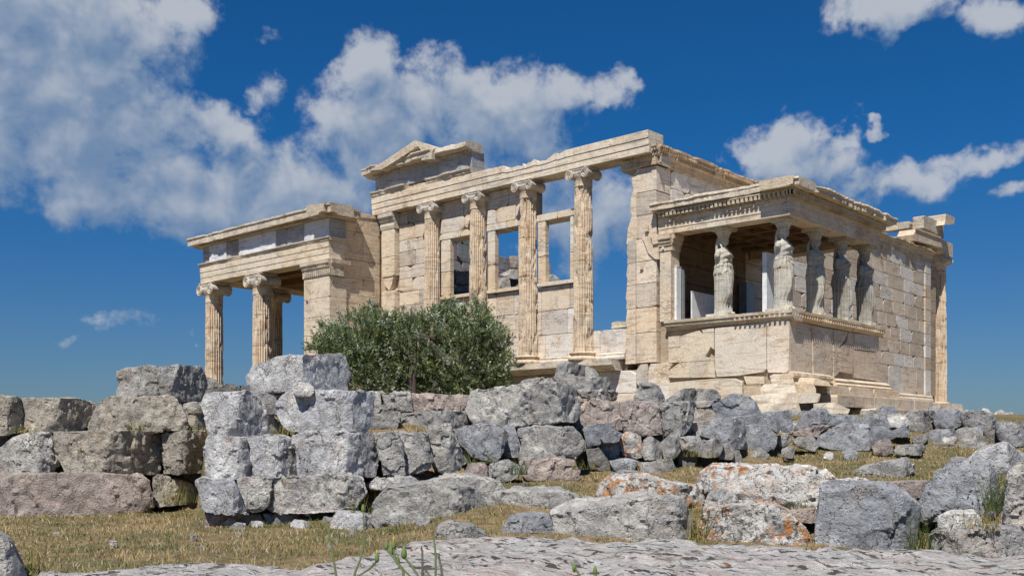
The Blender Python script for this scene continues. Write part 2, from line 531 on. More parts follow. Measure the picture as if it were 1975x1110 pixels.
    def courses(s, pl, p0, p1, zs, face, depth, rng, lo=0.9, hi=1.6, colf=None, chip=0.1):
        for z0, z1 in zip(zs[:-1], zs[1:]):
            p = p0 - rng.uniform(0, lo * 0.6)
            while p < p1 - 0.05:
                q = p + rng.uniform(lo, hi)
                if p1 - q < lo * 0.5:
                    q = p1
                a = max(p, p0)
                if q - a > 0.12:
                    s.blk(pl, a, min(q, p1), z0, z1, face, depth, rng, colf(rng) if colf else None, chip)
                p = q


def btint(rng, newp=0.16):
    q = rng.random()
    if q < newp:
        k = rng.uniform(0.96, 1.08)
        return (k, k * 1.03, k * 1.10)
    if q < newp + 0.26:
        k = rng.uniform(0.68, 0.84)
        return (k, k * 0.98, k * 0.97)
    k = rng.uniform(0.84, 1.06)
    w = rng.uniform(-0.03, 0.10)
    return (k * (1 + w), k * 0.985, k * (1 - 1.5 * w))


def btint_south(rng):
    if rng.random() < 0.36:
        k = rng.uniform(0.95, 1.08)
        return (k * 0.97, k * 1.0, k * 1.06)
    k = rng.uniform(0.72, 0.95)
    return (k * 1.02, k * 0.95, k * 0.88)


def tag(o, label=None, cat=None, group=None, kind=None):
    if label:
        o['label'] = label
    if cat:
        o['category'] = cat
        o['kind'] = kind or 'thing'
    if group:
        o['group'] = group
    if kind:
        o['kind'] = kind
    return o


def thing(name, label, cat, loc, group=None):
    o = bpy.data.objects.new(name, None)
    COL.objects.link(o)
    o.location = loc
    o.empty_display_size = 0.2
    ORI[o] = np.array(loc, float)
    return tag(o, label, cat, group)


def link(name, me, mat, parent=None, loc=None):
    o = bpy.data.objects.new(name, me)
    COL.objects.link(o)
    if not me.materials:
        me.materials.append(mat)
    if parent is not None:
        o.parent = parent
        ORI[o] = ORI[parent]
    else:
        ORI[o] = np.array(loc if loc is not None else (0, 0, 0), float)
        o.location = ORI[o]
    return o


def build(name, mb, mat, parent=None, loc=None, smooth=False, angle=None):
    org = ORI[parent] if parent is not None else np.array(loc if loc is not None else (0, 0, 0), float)
    V = np.array(mb.v) - org
    me = bpy.data.meshes.new(name)
    me.from_pydata(V.tolist(), [], mb.f)
    bm = bmesh.new()
    bm.from_mesh(me)
    bmesh.ops.recalc_face_normals(bm, faces=bm.faces)
    bm.to_mesh(me)
    bm.free()
    at = me.attributes.new('tint', 'FLOAT_COLOR', 'CORNER')
    cols = np.ones((len(me.loops), 4), np.float32)
    tot = np.empty(len(me.polygons), np.int32)
    me.polygons.foreach_get('loop_total', tot)
    cols[:, :3] = np.repeat(np.array(mb.c, np.float32), tot, axis=0)
    at.data.foreach_set('color', cols.ravel())
    if smooth:
        me.polygons.foreach_set('use_smooth', np.ones(len(me.polygons), bool))
        if angle:
            me.set_sharp_from_angle(angle=R_(angle))
    return link(name, me, mat, parent, loc)


def ray(u, v):
    return FW + RT * ((u - U0) / FPX) - UP * ((v - V0) / FPX)


def at(u, v, d):
    return CAM + ray(u, v) * d


def on_y(u, v, y):
    r = ray(u, v)
    return CAM + r * ((y - CAM[1]) / r[1])


def on_x(u, v, x):
    r = ray(u, v)
    return CAM + r * ((x - CAM[0]) / r[0])


def evaluated_mesh(ob):
    dg = bpy.context.evaluated_depsgraph_get()
    me = bpy.data.meshes.new_from_object(ob.evaluated_get(dg), preserve_all_data_layers=False, depsgraph=dg)
    return me


def remesh(V, F, voxel, sharp=0):
    me = bpy.data.meshes.new('tmp')
    me.from_pydata([tuple(p) for p in V], [], F)
    bm = bmesh.new()
    bm.from_mesh(me)
    bmesh.ops.triangulate(bm, faces=[f for f in bm.faces if len(f.verts) > 4])
    bmesh.ops.recalc_face_normals(bm, faces=bm.faces)
    bm.to_mesh(me)
    bm.free()
    ob = bpy.data.objects.new('tmp', me)
    COL.objects.link(ob)
    md = ob.modifiers.new('r', 'REMESH')
    if sharp:
        md.mode = 'SHARP'
        md.octree_depth = sharp
        md.scale = 0.9
        md.sharpness = 1.0
        md.use_remove_disconnected = False
    else:
        md.mode = 'VOXEL'
        md.voxel_size = voxel
    md.use_smooth_shade = True
    out = evaluated_mesh(ob)
    bpy.data.objects.remove(ob)
    bpy.data.meshes.remove(me)
    return out


def coords(me):
    a = np.empty(len(me.vertices) * 3, np.float32)
    me.vertices.foreach_get('co', a)
    return a.reshape(-1, 3).astype(float)


def normals(me):
    a = np.empty(len(me.vertices) * 3, np.float32)
    me.vertices.foreach_get('normal', a)
    return a.reshape(-1, 3).astype(float)


def laplace(me, V, it, lam=0.5):
    e = np.empty(len(me.edges) * 2, np.int32)
    me.edges.foreach_get('vertices', e)
    e = e.reshape(-1, 2)
    n = len(V)
    deg = np.bincount(e.ravel(), minlength=n).astype(float)[:, None]
    deg[deg == 0] = 1
    for _ in range(it):
        S = np.zeros_like(V)
        for k in range(3):
            S[:, k] = np.bincount(e[:, 0], V[e[:, 1], k], n) + np.bincount(e[:, 1], V[e[:, 0], k], n)
        V = V + lam * (S / deg - V)
    return V


def yz(x, pts):
    return [tuple(on_x(u, v, x)[1:]) for u, v in pts]


def xz(y, pts):
    return [(on_y(u, v, y)[0], on_y(u, v, y)[2]) for u, v in pts]


def fluted(mb, cx, cy, z0, z1, r0, r1, seed, joints=(), nfl=24, dmg=1.0, col=(1, 1, 1)):
    seg, nz = nfl * 5, 46
    js = [z0 + (z1 - z0) * j for j in joints]
    zs = sorted([z0 + (z1 - z0) * i / nz for i in range(nz + 1)] + [j + d for j in js for d in (-0.012, 0, 0.012)])
    prof = []
    for z in zs:
        t = (z - z0) / (z1 - z0)
        r = r0 + (r1 - r0) * (t ** 1.35)
        if any(abs(z - j) < 1e-6 for j in js):
            r -= 0.014
        prof.append((r, z))

    def rad(r, z, a):
        p = (a * nfl / (2 * math.pi)) % 1.0
        t = (z - z0) / (z1 - z0)
        fade = min(1, max(0, (1 - t) * 22)) * min(1, max(0, t * 40))
        d = 0.12 * r0 * (max(0.0, math.sin(math.pi * p)) ** 0.55) * fade
        n = mnoise.fractal(Vector((math.cos(a) * 1.5, math.sin(a) * 1.5 + seed * 5.1, z * 1.9)), 0.7, 2.1, 5)
        e = max(0.0, n - 0.14) * 0.16 * dmg
        return r - max(d, min(e * 1.2, 0.05)) - min(e, 0.03) * 0.5
    mb.lathe(cx, cy, prof, seg, col, rad)


def ionic(mb, cx, cy, z0, r, H, seed):
    """Ionic capital whose scrolls face west"""
    mb.lathe(cx, cy, [(r * 0.98, z0), (r * 1.06, z0 + H * 0.1), (r * 1.2, z0 + H * 0.28), (r * 1.22, z0 + H * 0.4), (r, z0 + H * 0.45)], 28)
    vr = H * 0.40
    lx = r * 1.18
    for sgn in (-1, 1):
        yy, zz = cy + sgn * r * 1.06, z0 + H * 0.42
        pts = [(cx + lx * k, yy, zz) for k in (-1, -0.94, -0.6, -0.25, 0, 0.25, 0.6, 0.94, 1)]
        mb.tube(pts, [vr, vr, vr * 0.86, vr * 0.72, vr * 0.68, vr * 0.72, vr * 0.86, vr, vr], 20)
        for xf in (cx - lx - 0.008, cx + lx + 0.008):
            sp = []
            for i in range(44):
                t = i / 43
                a = math.pi / 2 - sgn * t * 2.4 * 2 * math.pi
                q = vr * (0.96 * (1 - t) ** 0.8 + 0.10)
                sp.append((xf, yy + q * math.cos(a), zz + q * math.sin(a)))
            mb.tube(sp, H * 0.045, 6)
    ch = [(cy - r * 1.06, z0 + H * 0.80), (cy, z0 + H * 0.74), (cy + r * 1.06, z0 + H * 0.80), (cy + r * 1.06, z0 + H * 0.42), (cy, z0 + H * 0.46), (cy - r * 1.06, z0 + H * 0.42)]
    mb.prism('X', ch, cx - lx * 0.96, cx + lx * 0.96)
    for q in (0.79, 0.5):
        mb.tube([(cx - lx * 0.97, cy + r * 1.06 * k, z0 + H * (q - 0.05 * (1 - k * k))) for k in (-1, -0.5, 0, 0.5, 1)], H * 0.035, 6)
    mb.box(cx - r * 1.12, cx + r * 1.12, cy - r * 1.22, cy + r * 1.22, z0 + H * 0.80, z0 + H * 0.9)
    mb.box(cx - r * 1.18, cx + r * 1.18, cy - r * 1.28, cy + r * 1.28, z0 + H * 0.9 + 0.002, z0 + H - 0.004)


def attic_base(mb, cx, cy, z0, r, H):
    mb.lathe(cx, cy, [(r * 1.42, z0), (r * 1.50, z0 + H * 0.12), (r * 1.50, z0 + H * 0.28), (r * 1.40, z0 + H * 0.42), (r * 1.22, z0 + H * 0.50),
                      (r * 1.20, z0 + H * 0.62), (r * 1.32, z0 + H * 0.68), (r * 1.36, z0 + H * 0.82), (r * 1.28, z0 + H * 0.95), (r * 1.05, z0 + H)], 32)


FASC = [(-0.35, 0), (0.30, 0), (0.30, 0.175), (0.318, 0.182), (0.318, 0.36), (0.336, 0.367), (0.336, 0.555), (-0.35, 0.555)]

# ================================================================== main temple
TEMPLE = thing('temple', 'roofless cream marble temple with half columns and window openings in its west wall', 'temple', (0, 0, 2))
rng = random.Random(4)
CY = [2.31, 4.30, 6.29, 8.28]
w = MB()
bk = (0.62, 0.55, 0.46)
# backing walls a little behind the block faces
w.box(0.07, 0.60, 0.66, 10.82, -0.9, 2.5, bk)
w.box(0.10, 0.62, 1.0, 10.0, 2.5, 3.62, bk)
w.box(0.10, 0.62, 2.95, 10.0, 3.62, 4.98, bk)
w.box(0.10, 0.62, 8.2, 10.0, 4.98, 8.03, bk)
w.box(0.10, 0.62, 4.4, 8.2, 7.05, 8.03, bk)
w.courses('X', 0.66, 10.82, [-0.9, -0.3, 0.25, 0.85, 1.35, 1.9, 2.5], 0.0, 0.09, rng, 1.0, 1.9, chip=0.16)
w.courses('X', 0.98, 10.0, [3.0, 3.62], 0.03, 0.1, rng, 0.7, 1.2, chip=0.08)
w.courses('X', 2.34, 10.0, [3.62, 4.3, 4.98], 0.03, 0.1, rng, 0.6, 1.1, chip=0.1)
w.courses('X', 8.42, 10.0, [4.98, 5.42, 5.85, 6.25, 6.72, 7.1, 7.6, 8.02], 0.03, 0.1, rng, 0.55, 1.0, chip=0.14)
w.courses('X', 6.42, 8.14, [7.06, 7.5, 8.02], 0.03, 0.1, rng, 0.6, 1.0, chip=0.14)
w.courses('X', 4.44, 6.14, [7.06, 7.5, 8.02], 0.03, 0.1, rng, 0.6, 1.0, chip=0.14)
# lighter repair blocks low in the open bay
w.blk('X', 1.02, 1.5, 3.63, 3.7, 0.03, 0.5, rng, (1, 1, 1))
build('west_wall', w, M_WALL, TEMPLE)

led = MB()
led.mould((0.05, 10.82, 2.5), (0.05, 1.15, 2.5), [(-0.3, 0), (0.28, 0), (0.40, 0.10), (0.52, 0.14), (0.52, 0.30), (-0.3, 0.30)], (-1, 0, 0), 90, 0.16, 3, (1.0, 0.99, 0.96))
led.mould((0.03, 10.0, 2.80), (0.03, 0.98, 2.80), [(-0.2, 0.002), (0.14, 0.002), (0.14, 0.06), (0.09, 0.11), (0.10, 0.15), (0.05, 0.2), (-0.2, 0.2)], (-1, 0, 0), 90, 0.2, 8)
build('ledge', led, M_CORN, TEMPLE)

for name_y0, y1, fr in ((2.55, 4.05, 'open'), (4.55, 6.02, 'wall'), (6.53, 8.02, 'wall')):
    y0 = name_y0
    fm = MB()
    white = (1.02, 1.04, 1.06)
    fm.blk('X', y0, y1, 4.985, 5.10, -0.06, 0.7, rng, (0.98, 0.96, 0.92) if fr == 'open' else (1, 0.93, 0.82), 0.04)
    wy0, wy1 = {2.55: (2.88, 3.76), 4.55: (4.80, 5.71), 6.53: (6.76, 7.60)}[y0]
    # two-part jambs: an old lower stone and a pale new upper one
    fm.blk('X', wy1, y1, 5.10, 5.85, 0.0, 0.16, rng, (0.98, 0.86, 0.72), 0.08)
    fm.blk('X', wy1, y1, 5.85, 6.84, 0.0, 0.16, rng, (1.0, 0.97, 0.92), 0.05)
    fm.blk('X', y0 + 0.2, wy0, 5.10, 5.85, 0.0, 0.16, rng, (1.0, 0.90, 0.76), 0.06)
    fm.blk('X', y0 + 0.2, wy0, 5.85, 6.84, 0.0, 0.16, rng, white, 0.03)
    fm.blk('X', y0 + 0.05, (wy0 + wy1) / 2, 6.85, 7.05, 0.0, 0.55, rng, (0.98, 0.92, 0.83), 0.06)
    fm.blk('X', (wy0 + wy1) / 2, y1 + 0.05, 6.85, 7.05, 0.0, 0.55, rng, (1.0, 0.99, 0.97), 0.08)
    build('window_frame', fm, M_WALL, TEMPLE)

for i, cy in enumerate(CY):
    cm = MB()
    fluted(cm, -0.12, cy, 3.04, 7.50, 0.285, 0.240, i, ((0.24, 0.55), (0.5, 0.75), (0.40,), (0.36, 0.44, 0.73))[i], dmg=(0.9, 0.9, 0.8, 0.35)[i])
    cm.lathe(-0.12, cy, [(0.236, 7.50), (0.25, 7.52), (0.246, 7.56), (0.246, 7.70), (0.255, 7.715)], 28, (1.02, 1.02, 1.02))
    sh = build('column', cm, M_COL, TEMPLE, smooth=True, angle=38)
    cp = MB()
    ionic(cp, -0.12, cy, 7.70, 0.245, 0.33, i)
    build('capital', cp, M_CORN, sh, smooth=True, angle=40)
    bs = MB()
    attic_base(bs, -0.12, cy, 2.80, 0.285, 0.25)
    build('base', bs, M_COL, sh, smooth=True, angle=50)

# north pier of the west front, broken low down
pm = MB()
for z0, z1, y0, y1 in ((2.9, 4.2, 10.05, 10.66), (4.2, 5.5, 10.02, 10.66), (5.95, 6.6, 10.02, 10.64), (6.6, 7.5, 10.02, 10.66)):
    pm.blk('X', y0, y1, z0, z1, -0.16, 0.7, rng, (1.0, 0.93, 0.83), 0.09)
pm.prism('X', [(10.1, 5.95), (10.6, 5.95), (10.55, 5.75), (10.42, 5.6), (10.3, 5.52), (10.18, 5.7)], -0.13, 0.5, (1, 0.9, 0.78))
pm.prism('X', [(10.02, 5.5), (10.66, 5.5), (10.6, 5.6), (10.4, 5.53), (10.2, 5.52), (10.05, 5.6)], -0.0, 0.5, (1, 0.9, 0.78))
pm.box(0.08, 0.6, 10.0, 10.95, 2.9, 7.5, (0.7, 0.6, 0.5))
pr_ = build('pier', pm, M_WALL, TEMPLE)
pc = MB()
pc.mould((-0.14, 10.69, 7.5), (-0.14, 9.99, 7.5), [(-0.6, 0), (0.03, 0), (0.05, 0.1), (0.04, 0.2), (0.09, 0.26), (0.10, 0.34), (0.16, 0.38), (0.17, 0.5), (-0.6, 0.5)], (-1, 0, 0), 14, 0.25, 5)
build('capital', pc, M_CORN, pr_)

# architrave in blocks, the third one broken along its top
am = MB()
for k, (y0, y1, dr, cc) in enumerate(((0.05, 2.50, 0.0, (1.0, 0.97, 0.92)), (2.52, 4.32, 0.30, (1.0, 0.985, 0.95)), (4.33, 6.35, 0.22, (0.99, 0.975, 0.94)),
                                      (6.36, 8.28, 0.0, (1, 0.96, 0.89)), (8.29, 10.98, 0.0, (1, 0.95, 0.87)))):
    am.mould((0, y1, 8.03), (0, y0, 8.03), FASC, (-1, 0, 0), 40, 0.02 + 0.10 * (k > 0), 11 + k, cc, dr)
build('architrave', am, M_WALL, TEMPLE)
cr = MB()
cr.mould((0, 10.98, 8.588), (0, 9.3, 8.588), [(-0.3, 0), (0.34, 0), (0.38, 0.05), (0.38, 0.09), (0.44, 0.14), (0.44, 0.19), (-0.3, 0.19)], (-1, 0, 0), 30, 0.35, 2, (0.80, 0.82, 0.83))
cr.mould((0, 8.35, 8.588), (0, 6.38, 8.588), [(-0.3, 0), (0.34, 0), (0.38, 0.05), (0.38, 0.09), (0.44, 0.14), (0.44, 0.19), (-0.3, 0.19)], (-1, 0, 0), 40, 0.22, 9, (0.9, 0.9, 0.89))
cr.mould((0, 9.28, 8.588), (0, 8.37, 8.588), [(-0.3, 0), (0.30, 0), (0.30, 0.1), (-0.3, 0.12)], (-1, 0, 0), 16, 0.5, 4, (1.0, 0.92, 0.8), 0.05)
cr.box(-0.12, 0.2, 5.78, 5.98, 8.56, 8.68, (0.8, 0.8, 0.8))
build('architrave_crown', cr, M_CORN, TEMPLE)
fz = MB()
for a, b in ((10.93, 9.75), (9.75, 8.95), (8.95, 7.95), (7.95, 6.98), (6.98, 6.47)):
    fz.blk('X', b, a, 8.782, 9.34, -0.20, 0.55, rng, (0.9 + 0.15 * rng.random(),) * 3, 0.03, 0.004)
build('frieze', fz, M_FRZ, TEMPLE)
cn = MB()
cn.mould((-0.2, 11.32, 9.30), (-0.2, 7.75, 9.30), [(-0.4, 0.0), (0.03, 0), (0.06, 0.05), (0.34, 0.07), (0.40, 0.06), (0.40, 0.17), (0.46, 0.22), (0.46, 0.26), (-0.4, 0.30)], (-1, 0, 0), 60, 0.40, 21, (0.93, 0.91, 0.88))
cn.mould((-0.2, 7.74, 9.29), (-0.2, 6.42, 9.29), [(-0.4, 0.0), (0.03, 0), (0.06, 0.05), (0.30, 0.07), (0.36, 0.10), (0.30, 0.26), (0.1, 0.34), (-0.4, 0.34)], (-1, 0, 0), 26, 0.35, 25, (0.85, 0.84, 0.82), 0.10)
y = 11.0
while y > 6.7:
    cn.box(-0.30, -0.1, y - 0.08, y, 9.285, 9.335, (0.8, 0.78, 0.74))
    y -= 0.13
build('cornice', cn, M_CORN, TEMPLE)
pd = MB()
X0 = -0.60
q = yz(X0, [(712, 329), (755, 301), (780, 284), (800, 271), (803, 276), (806, 281), (780, 299), (752, 317), (735, 327)])
pd.prism('X', q, X0, 0.2, (0.96, 0.93, 0.88))
q = yz(X0, [(800, 270.5), (816, 275), (828, 281), (833, 290), (833, 306), (812, 309), (812, 290), (806, 281.5)])
pd.prism('X', q, X0 + 0.01, 0.19, (0.93, 0.90, 0.84))
q = yz(-0.30, [(760, 319), (815, 288), (826, 296), (826, 312)])
pd.prism('X', q, -0.30, 0.18, (1.0, 0.95, 0.86))
build('pediment', pd, M_CORN, TEMPLE)

# south-west anta with its ragged inner edge
an = MB()
za = [2.66, 3.45, 4.1, 4.72, 5.3, 5.9, 6.5, 7.1, 7.74]
for k, (z0, z1) in enumerate(zip(za[:-1], za[1:])):
    an.blk('X', 0.004, 0.645, z0, z1, -0.03, 0.66, rng, btint(rng, 0.03), 0.06)
    if z1 < 6.0:
        e = rng.uniform(0.93, 1.0)
        an.prism('X', [(0.655, z0 + 0.005), (e, z0 + 0.005), (e - 0.02, (z0 + z1) / 2 - 0.1), (e + 0.015, (z0 + z1) / 2), (e - 0.03, z1 - 0.005), (0.655, z1 - 0.005)], -0.02, 0.5, btint(rng, 0.0))
an.prism('X', yz(-0.02, [(1229, 470), (1208, 470), (1211, 440), (1219, 415), (1215, 402), (1217, 380), (1222, 365), (1218, 350), (1219, 340), (1224, 334), (1229, 330)]), -0.015, 0.4, (1, 0.95, 0.87))
an.box(0.08, 0.6, -0.3, 0.655, 0.9, 2.64, (0.62, 0.55, 0.46))
an.courses('X', -0.36, 0.655, [0.9, 1.5, 2.05, 2.64], -0.012, 0.2, rng, 0.5, 0.9, chip=0.2)
# stepped corbel where the porch once bonded
for (pp, a, cc) in (([(1258, 454), (1272, 455), (1272, 470), (1263, 472)], -0.12, 0.98), ([(1240, 458), (1271, 452), (1272, 500), (1265, 500), (1252, 488)], -0.07, 0.96),
                    ([(1246, 437), (1252, 436), (1252, 446), (1246, 447)], -0.1, 0.95), ([(1236, 514), (1241, 513), (1241, 519), (1236, 520)], -0.08, 0.95)):
    an.prism('X', yz(-0.03, pp), a, -0.028, (cc, cc * 0.92, cc * 0.82))
antob = build('anta', an, M_WALL, TEMPLE)
ac = MB()
APRO = [(-0.5, 0), (0.02, 0), (0.035, 0.20), (0.06, 0.22), (0.09, 0.28), (0.09, 0.31), (0.14, 0.37), (0.14, 0.41), (0.19, 0.44), (0.19, 0.49), (-0.5, 0.49)]
ac.mould((-0.02, 1.12, 7.745), (-0.02, -0.10, 7.745), APRO, (-1, 0, 0), 30, 0.10, 31, (0.93, 0.91, 0.87))
y = 1.0
while y > -0.12:
    ac.box(-0.135, -0.09, y - 0.045, y, 7.975, 8.05, (0.8, 0.77, 0.72))
    ac.box(-0.185, -0.14, y - 0.045, y, 8.09, 8.15, (0.82, 0.8, 0.75))
    ac.box(-0.06, -0.03, y - 0.05, y, 7.78, 7.93, (0.82, 0.8, 0.75))
    y -= 0.085
build('anta_capital', ac, M_CORN, TEMPLE)

# south wall
sw = MB()
sw.box(0.64, 19.5, 0.06, 0.64, 1.0, 7.74, bk)
SB = random.Random(12)
soot_shade = lambda r: (0.30, 0.23, 0.17)  # brown soot patina, darkened further to paint in the porch shade
zs = [3.42 + 0.4815 * k for k in range(10)]
sw.courses('Y', 0.648, 19.0, [2.42, 3.42], 0.0, 0.08, SB, 1.2, 1.7, btint_south, 0.12)
for z0, z1 in zip(zs[:-1], zs[1:]):
    if z0 < 6.0:
        sw.courses('Y', 0.648, 4.6, [z0, z1], 0.0, 0.08, SB, 0.9, 1.5, soot_shade, 0.12)
        sw.courses('Y', 4.6, 19.0, [z0, z1], 0.0, 0.08, SB, 0.75, 1.3, btint_south, 0.2)
    else:
        sw.courses('Y', 0.648, 19.0, [z0, z1], 0.0, 0.08, SB, 0.9, 1.6, btint_south, 0.12)
for z0, z1 in zip([2.42] + zs[:-1], zs):
    sw.blk('Y', 19.0, 19.62, z0, z1, -0.05, 0.7, SB, btint_south(SB), 0.06)
for z0, z1 in zip([2.42] + zs[:-1], zs):
    sw.blk('Y', 19.63, 20.75, z0, z1, 0.14, 0.5, SB, (0.62, 0.54, 0.46), 0.06)  # dark filler blocks; their tint stands in for the shaded strip beside the column
build('south_wall', sw, M_WALL, TEMPLE)
sm = MB()
sm.mould((-0.10, -0.02, 7.745), (5.9, -0.02, 7.745), APRO, (0, -1, 0), 120, 0.55, 41, (0.93, 0.80, 0.64))
sm.mould((5.91, -0.02, 7.742), (19.75, -0.02, 7.742), APRO, (0, -1, 0), 200, 0.65, 43, (0.90, 0.82, 0.70), 0.12)
x = 0.0
while x < 6.0:
    if mnoise.noise(Vector((x * 1.2, 3, 3))) > -0.25:
        sm.box(x, x + 0.05, -0.14, -0.09, 7.975, 8.05, (0.8, 0.68, 0.54))
        sm.box(x, x + 0.05, -0.18, -0.14, 8.09, 8.15, (0.8, 0.68, 0.54))
    x += 0.09
build('wall_crown', sm, M_CORN, TEMPLE)
st = MB()
st.mould((5.3, 0, 2.12), (19.72, 0, 2.12), [(-0.2, 0), (0.14, 0), (0.14, 0.10), (0.09, 0.16), (0.10, 0.22), (0.03, 0.30), (-0.2, 0.30)], (0, -1, 0), 80, 0.2, 51, (0.9, 0.85, 0.76))
for k, (z0, z1, yo, x1) in enumerate(((1.86, 2.11, -0.42, 22.3), (1.58, 1.86, -0.80, 22.7), (1.28, 1.58, -1.15, 23.0))):
    x = 5.5
    while x < x1 - 0.2:
        b = min(x1, x + rng.uniform(1.2, 1.8))
        st.blk('Y', x, b, z0, z1, yo, 1.3, rng, btint_south(rng), 0.06)
        x = b
build('steps', st, M_WALL, TEMPLE)
ef = MB()
E4 = lambda pts: [(1659 + x * .1216, 367 + y * .1216) for x, y in pts]
ef.prism('X', yz(20.6, E4([(315, 640), (335, 560), (605, 510), (605, 620), (480, 640)])), 20.6, 21.1, (1.05, 1.03, 1.0))
ef.prism('X', yz(20.55, E4([(607, 510), (770, 487), (790, 520), (780, 590), (610, 620)])), 20.55, 21.1, (0.95, 0.92, 0.86))
ef.prism('Y', xz(-0.20, E4([(888, 612), (1000, 655), (1180, 715), (1285, 752), (1325, 830), (1310, 905), (1080, 850), (862, 792), (850, 700)])), -0.20, 0.45, (0.98, 0.92, 0.82))
ef.prism('Y', xz(-0.24, E4([(888, 590), (1290, 740), (1296, 770), (890, 616)])), -0.24, -0.202, (0.92, 0.84, 0.72))
ef.prism('Y', xz(-0.24, E4([(858, 770), (1308, 890), (1306, 915), (860, 795)])), -0.24, -0.202, (0.92, 0.84, 0.72))
ef.prism('Y', xz(-0.12, E4([(1010, 415), (1030, 398), (1130, 440), (1245, 495), (1285, 735), (1140, 640), (1010, 588)])), -0.12, 0.32, (0.80, 0.81, 0.82))
ef.prism('Y', xz(-0.45, E4([(1360, 373), (1440, 400), (1505, 437), (1490, 530), (1410, 545), (1335, 545), (1352, 480)])), -0.45, 0.28, (0.95, 0.91, 0.84))
ef.prism('Y', xz(0.1, E4([(1225, 500), (1320, 552), (1328, 760), (1285, 742)])), 0.1, 0.4, (0.85, 0.82, 0.78))
build('entablature_fragment', ef, M_CORN, TEMPLE)
cm = MB()
fluted(cm, 21.78, 0.35, 2.2, 7.72, 0.30, 0.255, 9, (0.3, 0.62), dmg=0.5)
cm.lathe(21.78, 0.35, [(0.25, 7.72), (0.26, 7.76), (0.26, 7.95), (0.27, 7.97)], 28)
ec = build('column', cm, M_COL, TEMPLE, smooth=True, angle=38)
cp = MB()
ionic(cp, 21.78, 0.35, 7.95, 0.26, 0.42, 3)
build('capital', cp, M_CORN, ec, smooth=True, angle=40)
bs = MB()
attic_base(bs, 21.78, 0.35, 1.92, 0.30, 0.29)
build('base', bs, M_COL, ec, smooth=True, angle=50)
ea = MB()
ea.box(20.6, 22.5, 0.05, 0.75, 8.38, 8.95, (0.95, 0.88, 0.78))
build('east_beam', ea, M_WALL, TEMPLE)
nw = MB()
dk = lambda r: tuple(r.uniform(0.55, 0.8) * k for k in (1, 0.97, 0.93))
nw.box(0.62, 5.2, 10.36, 10.8, -0.5, 7.7, bk)
nw.box(5.2, 7.0, 10.36, 10.8, -0.5, 7.0, bk)
nw.courses('Y', 0.62, 4.9, [0.5, 1.2, 1.9, 2.6, 3.3, 3.9, 4.5, 5.1, 5.7, 6.3, 6.9, 7.5, 8.0], 10.3, 0.4, rng, 0.7, 1.2, dk, 0.2)
nw.courses('Y', 4.9, 6.3, [3.3, 3.9, 4.5, 5.1, 5.7, 6.3, 6.85, 7.35], 10.3, 0.4, rng, 0.7, 1.1, dk, 0.3)
nw.courses('Y', 6.3, 7.6, [3.3, 3.9, 4.5, 5.1, 5.6], 10.3, 0.4, rng, 0.7, 1.1, dk, 0.3)
nw.box(1.3, 6.7, 7.7, 10.28, -0.5, 5.45, (0.6, 0.57, 0.53))
build('north_wall', nw, M_FRZ, TEMPLE)

# ================================================================== north porch
NP = thing('north_porch', 'open columned porch at the left end of the temple with a grey frieze', 'porch', (-1.7, 14, -0.9))
XN = -2.15
for k, (cx, cy) in enumerate(((-1.86, 17.98), (-1.86, 14.95), (0.72, 17.98))):
    cm = MB()
    fluted(cm, cx, cy, -0.7, 5.60, 0.345, 0.305, 20 + k, ((0.42, 0.66, 0.85), (0.5, 0.72, 0.89), (0.5,))[k], dmg=0.55)
    cm.lathe(cx, cy, [(0.30, 5.60), (0.315, 5.62), (0.31, 5.66), (0.31, 5.86), (0.32, 5.88)], 28, (1.05, 1.05, 1.05))
    sh = build('column', cm, M_COL, NP, smooth=True, angle=38)
    cp = MB()
    ionic(cp, cx, cy, 5.86, 0.325, 0.47, 40 + k)
    build('capital', cp, M_CORN, sh, smooth=True, angle=40)
    bs = MB()
    attic_base(bs, cx, cy, -1.05, 0.345, 0.36)
    build('base', bs, M_COL, sh, smooth=True, angle=50)
pw = MB()
zs = [-0.9, -0.2, 0.6, 1.4, 2.2, 2.95, 3.45, 3.98, 4.55, 5.15, 5.82]
for z0, z1 in zip(zs[:-1], zs[1:]):
    pw.blk('X', 10.84, 11.85, z0, z1, XN, 0.7, rng, (1.0, 0.95, 0.87), 0.05, 0.004)
    pw.blk('X', 11.85, 12.16, z0, z1, XN, 0.7, rng, (1.0, 0.94, 0.84), 0.04, 0.004)
    pw.blk('Y', XN + 0.006, -1.47, z0, z1, 10.83, 0.5, rng, (0.97, 0.90, 0.80), 0.06, 0.004)
pw.box(-2.07, -1.5, 10.92, 12.1, -0.9, 5.8, bk)
pier = build('pier', pw, M_WALL, NP)
pc = MB()
CPRO = [(-0.5, 0), (0.02, 0), (0.03, 0.22), (0.08, 0.27), (0.10, 0.34), (0.15, 0.38), (0.16, 0.5), (-0.5, 0.5)]
pc.mould((XN, 12.2, 5.83), (XN, 10.74, 5.83), CPRO, (-1, 0, 0), 24, 0.45, 61, (0.98, 0.94, 0.87))
pc.mould((XN + 0.003, 10.83, 5.833), (-1.40, 10.83, 5.833), CPRO, (0, -1, 0), 16, 0.3, 62, (0.95, 0.90, 0.82))
y = 12.1
while y > 10.8:
    pc.box(XN - 0.045, XN - 0.015, y - 0.06, y, 5.87, 6.03, (0.88, 0.86, 0.82))
    y -= 0.10
build('capital', pc, M_CORN, pier)
nwal = MB()
zz = [-0.9, -0.2, 0.6, 1.4, 2.2, 2.95, 3.55, 4.15, 4.75, 5.3, 5.85, 6.45, 7.35, 8.0]
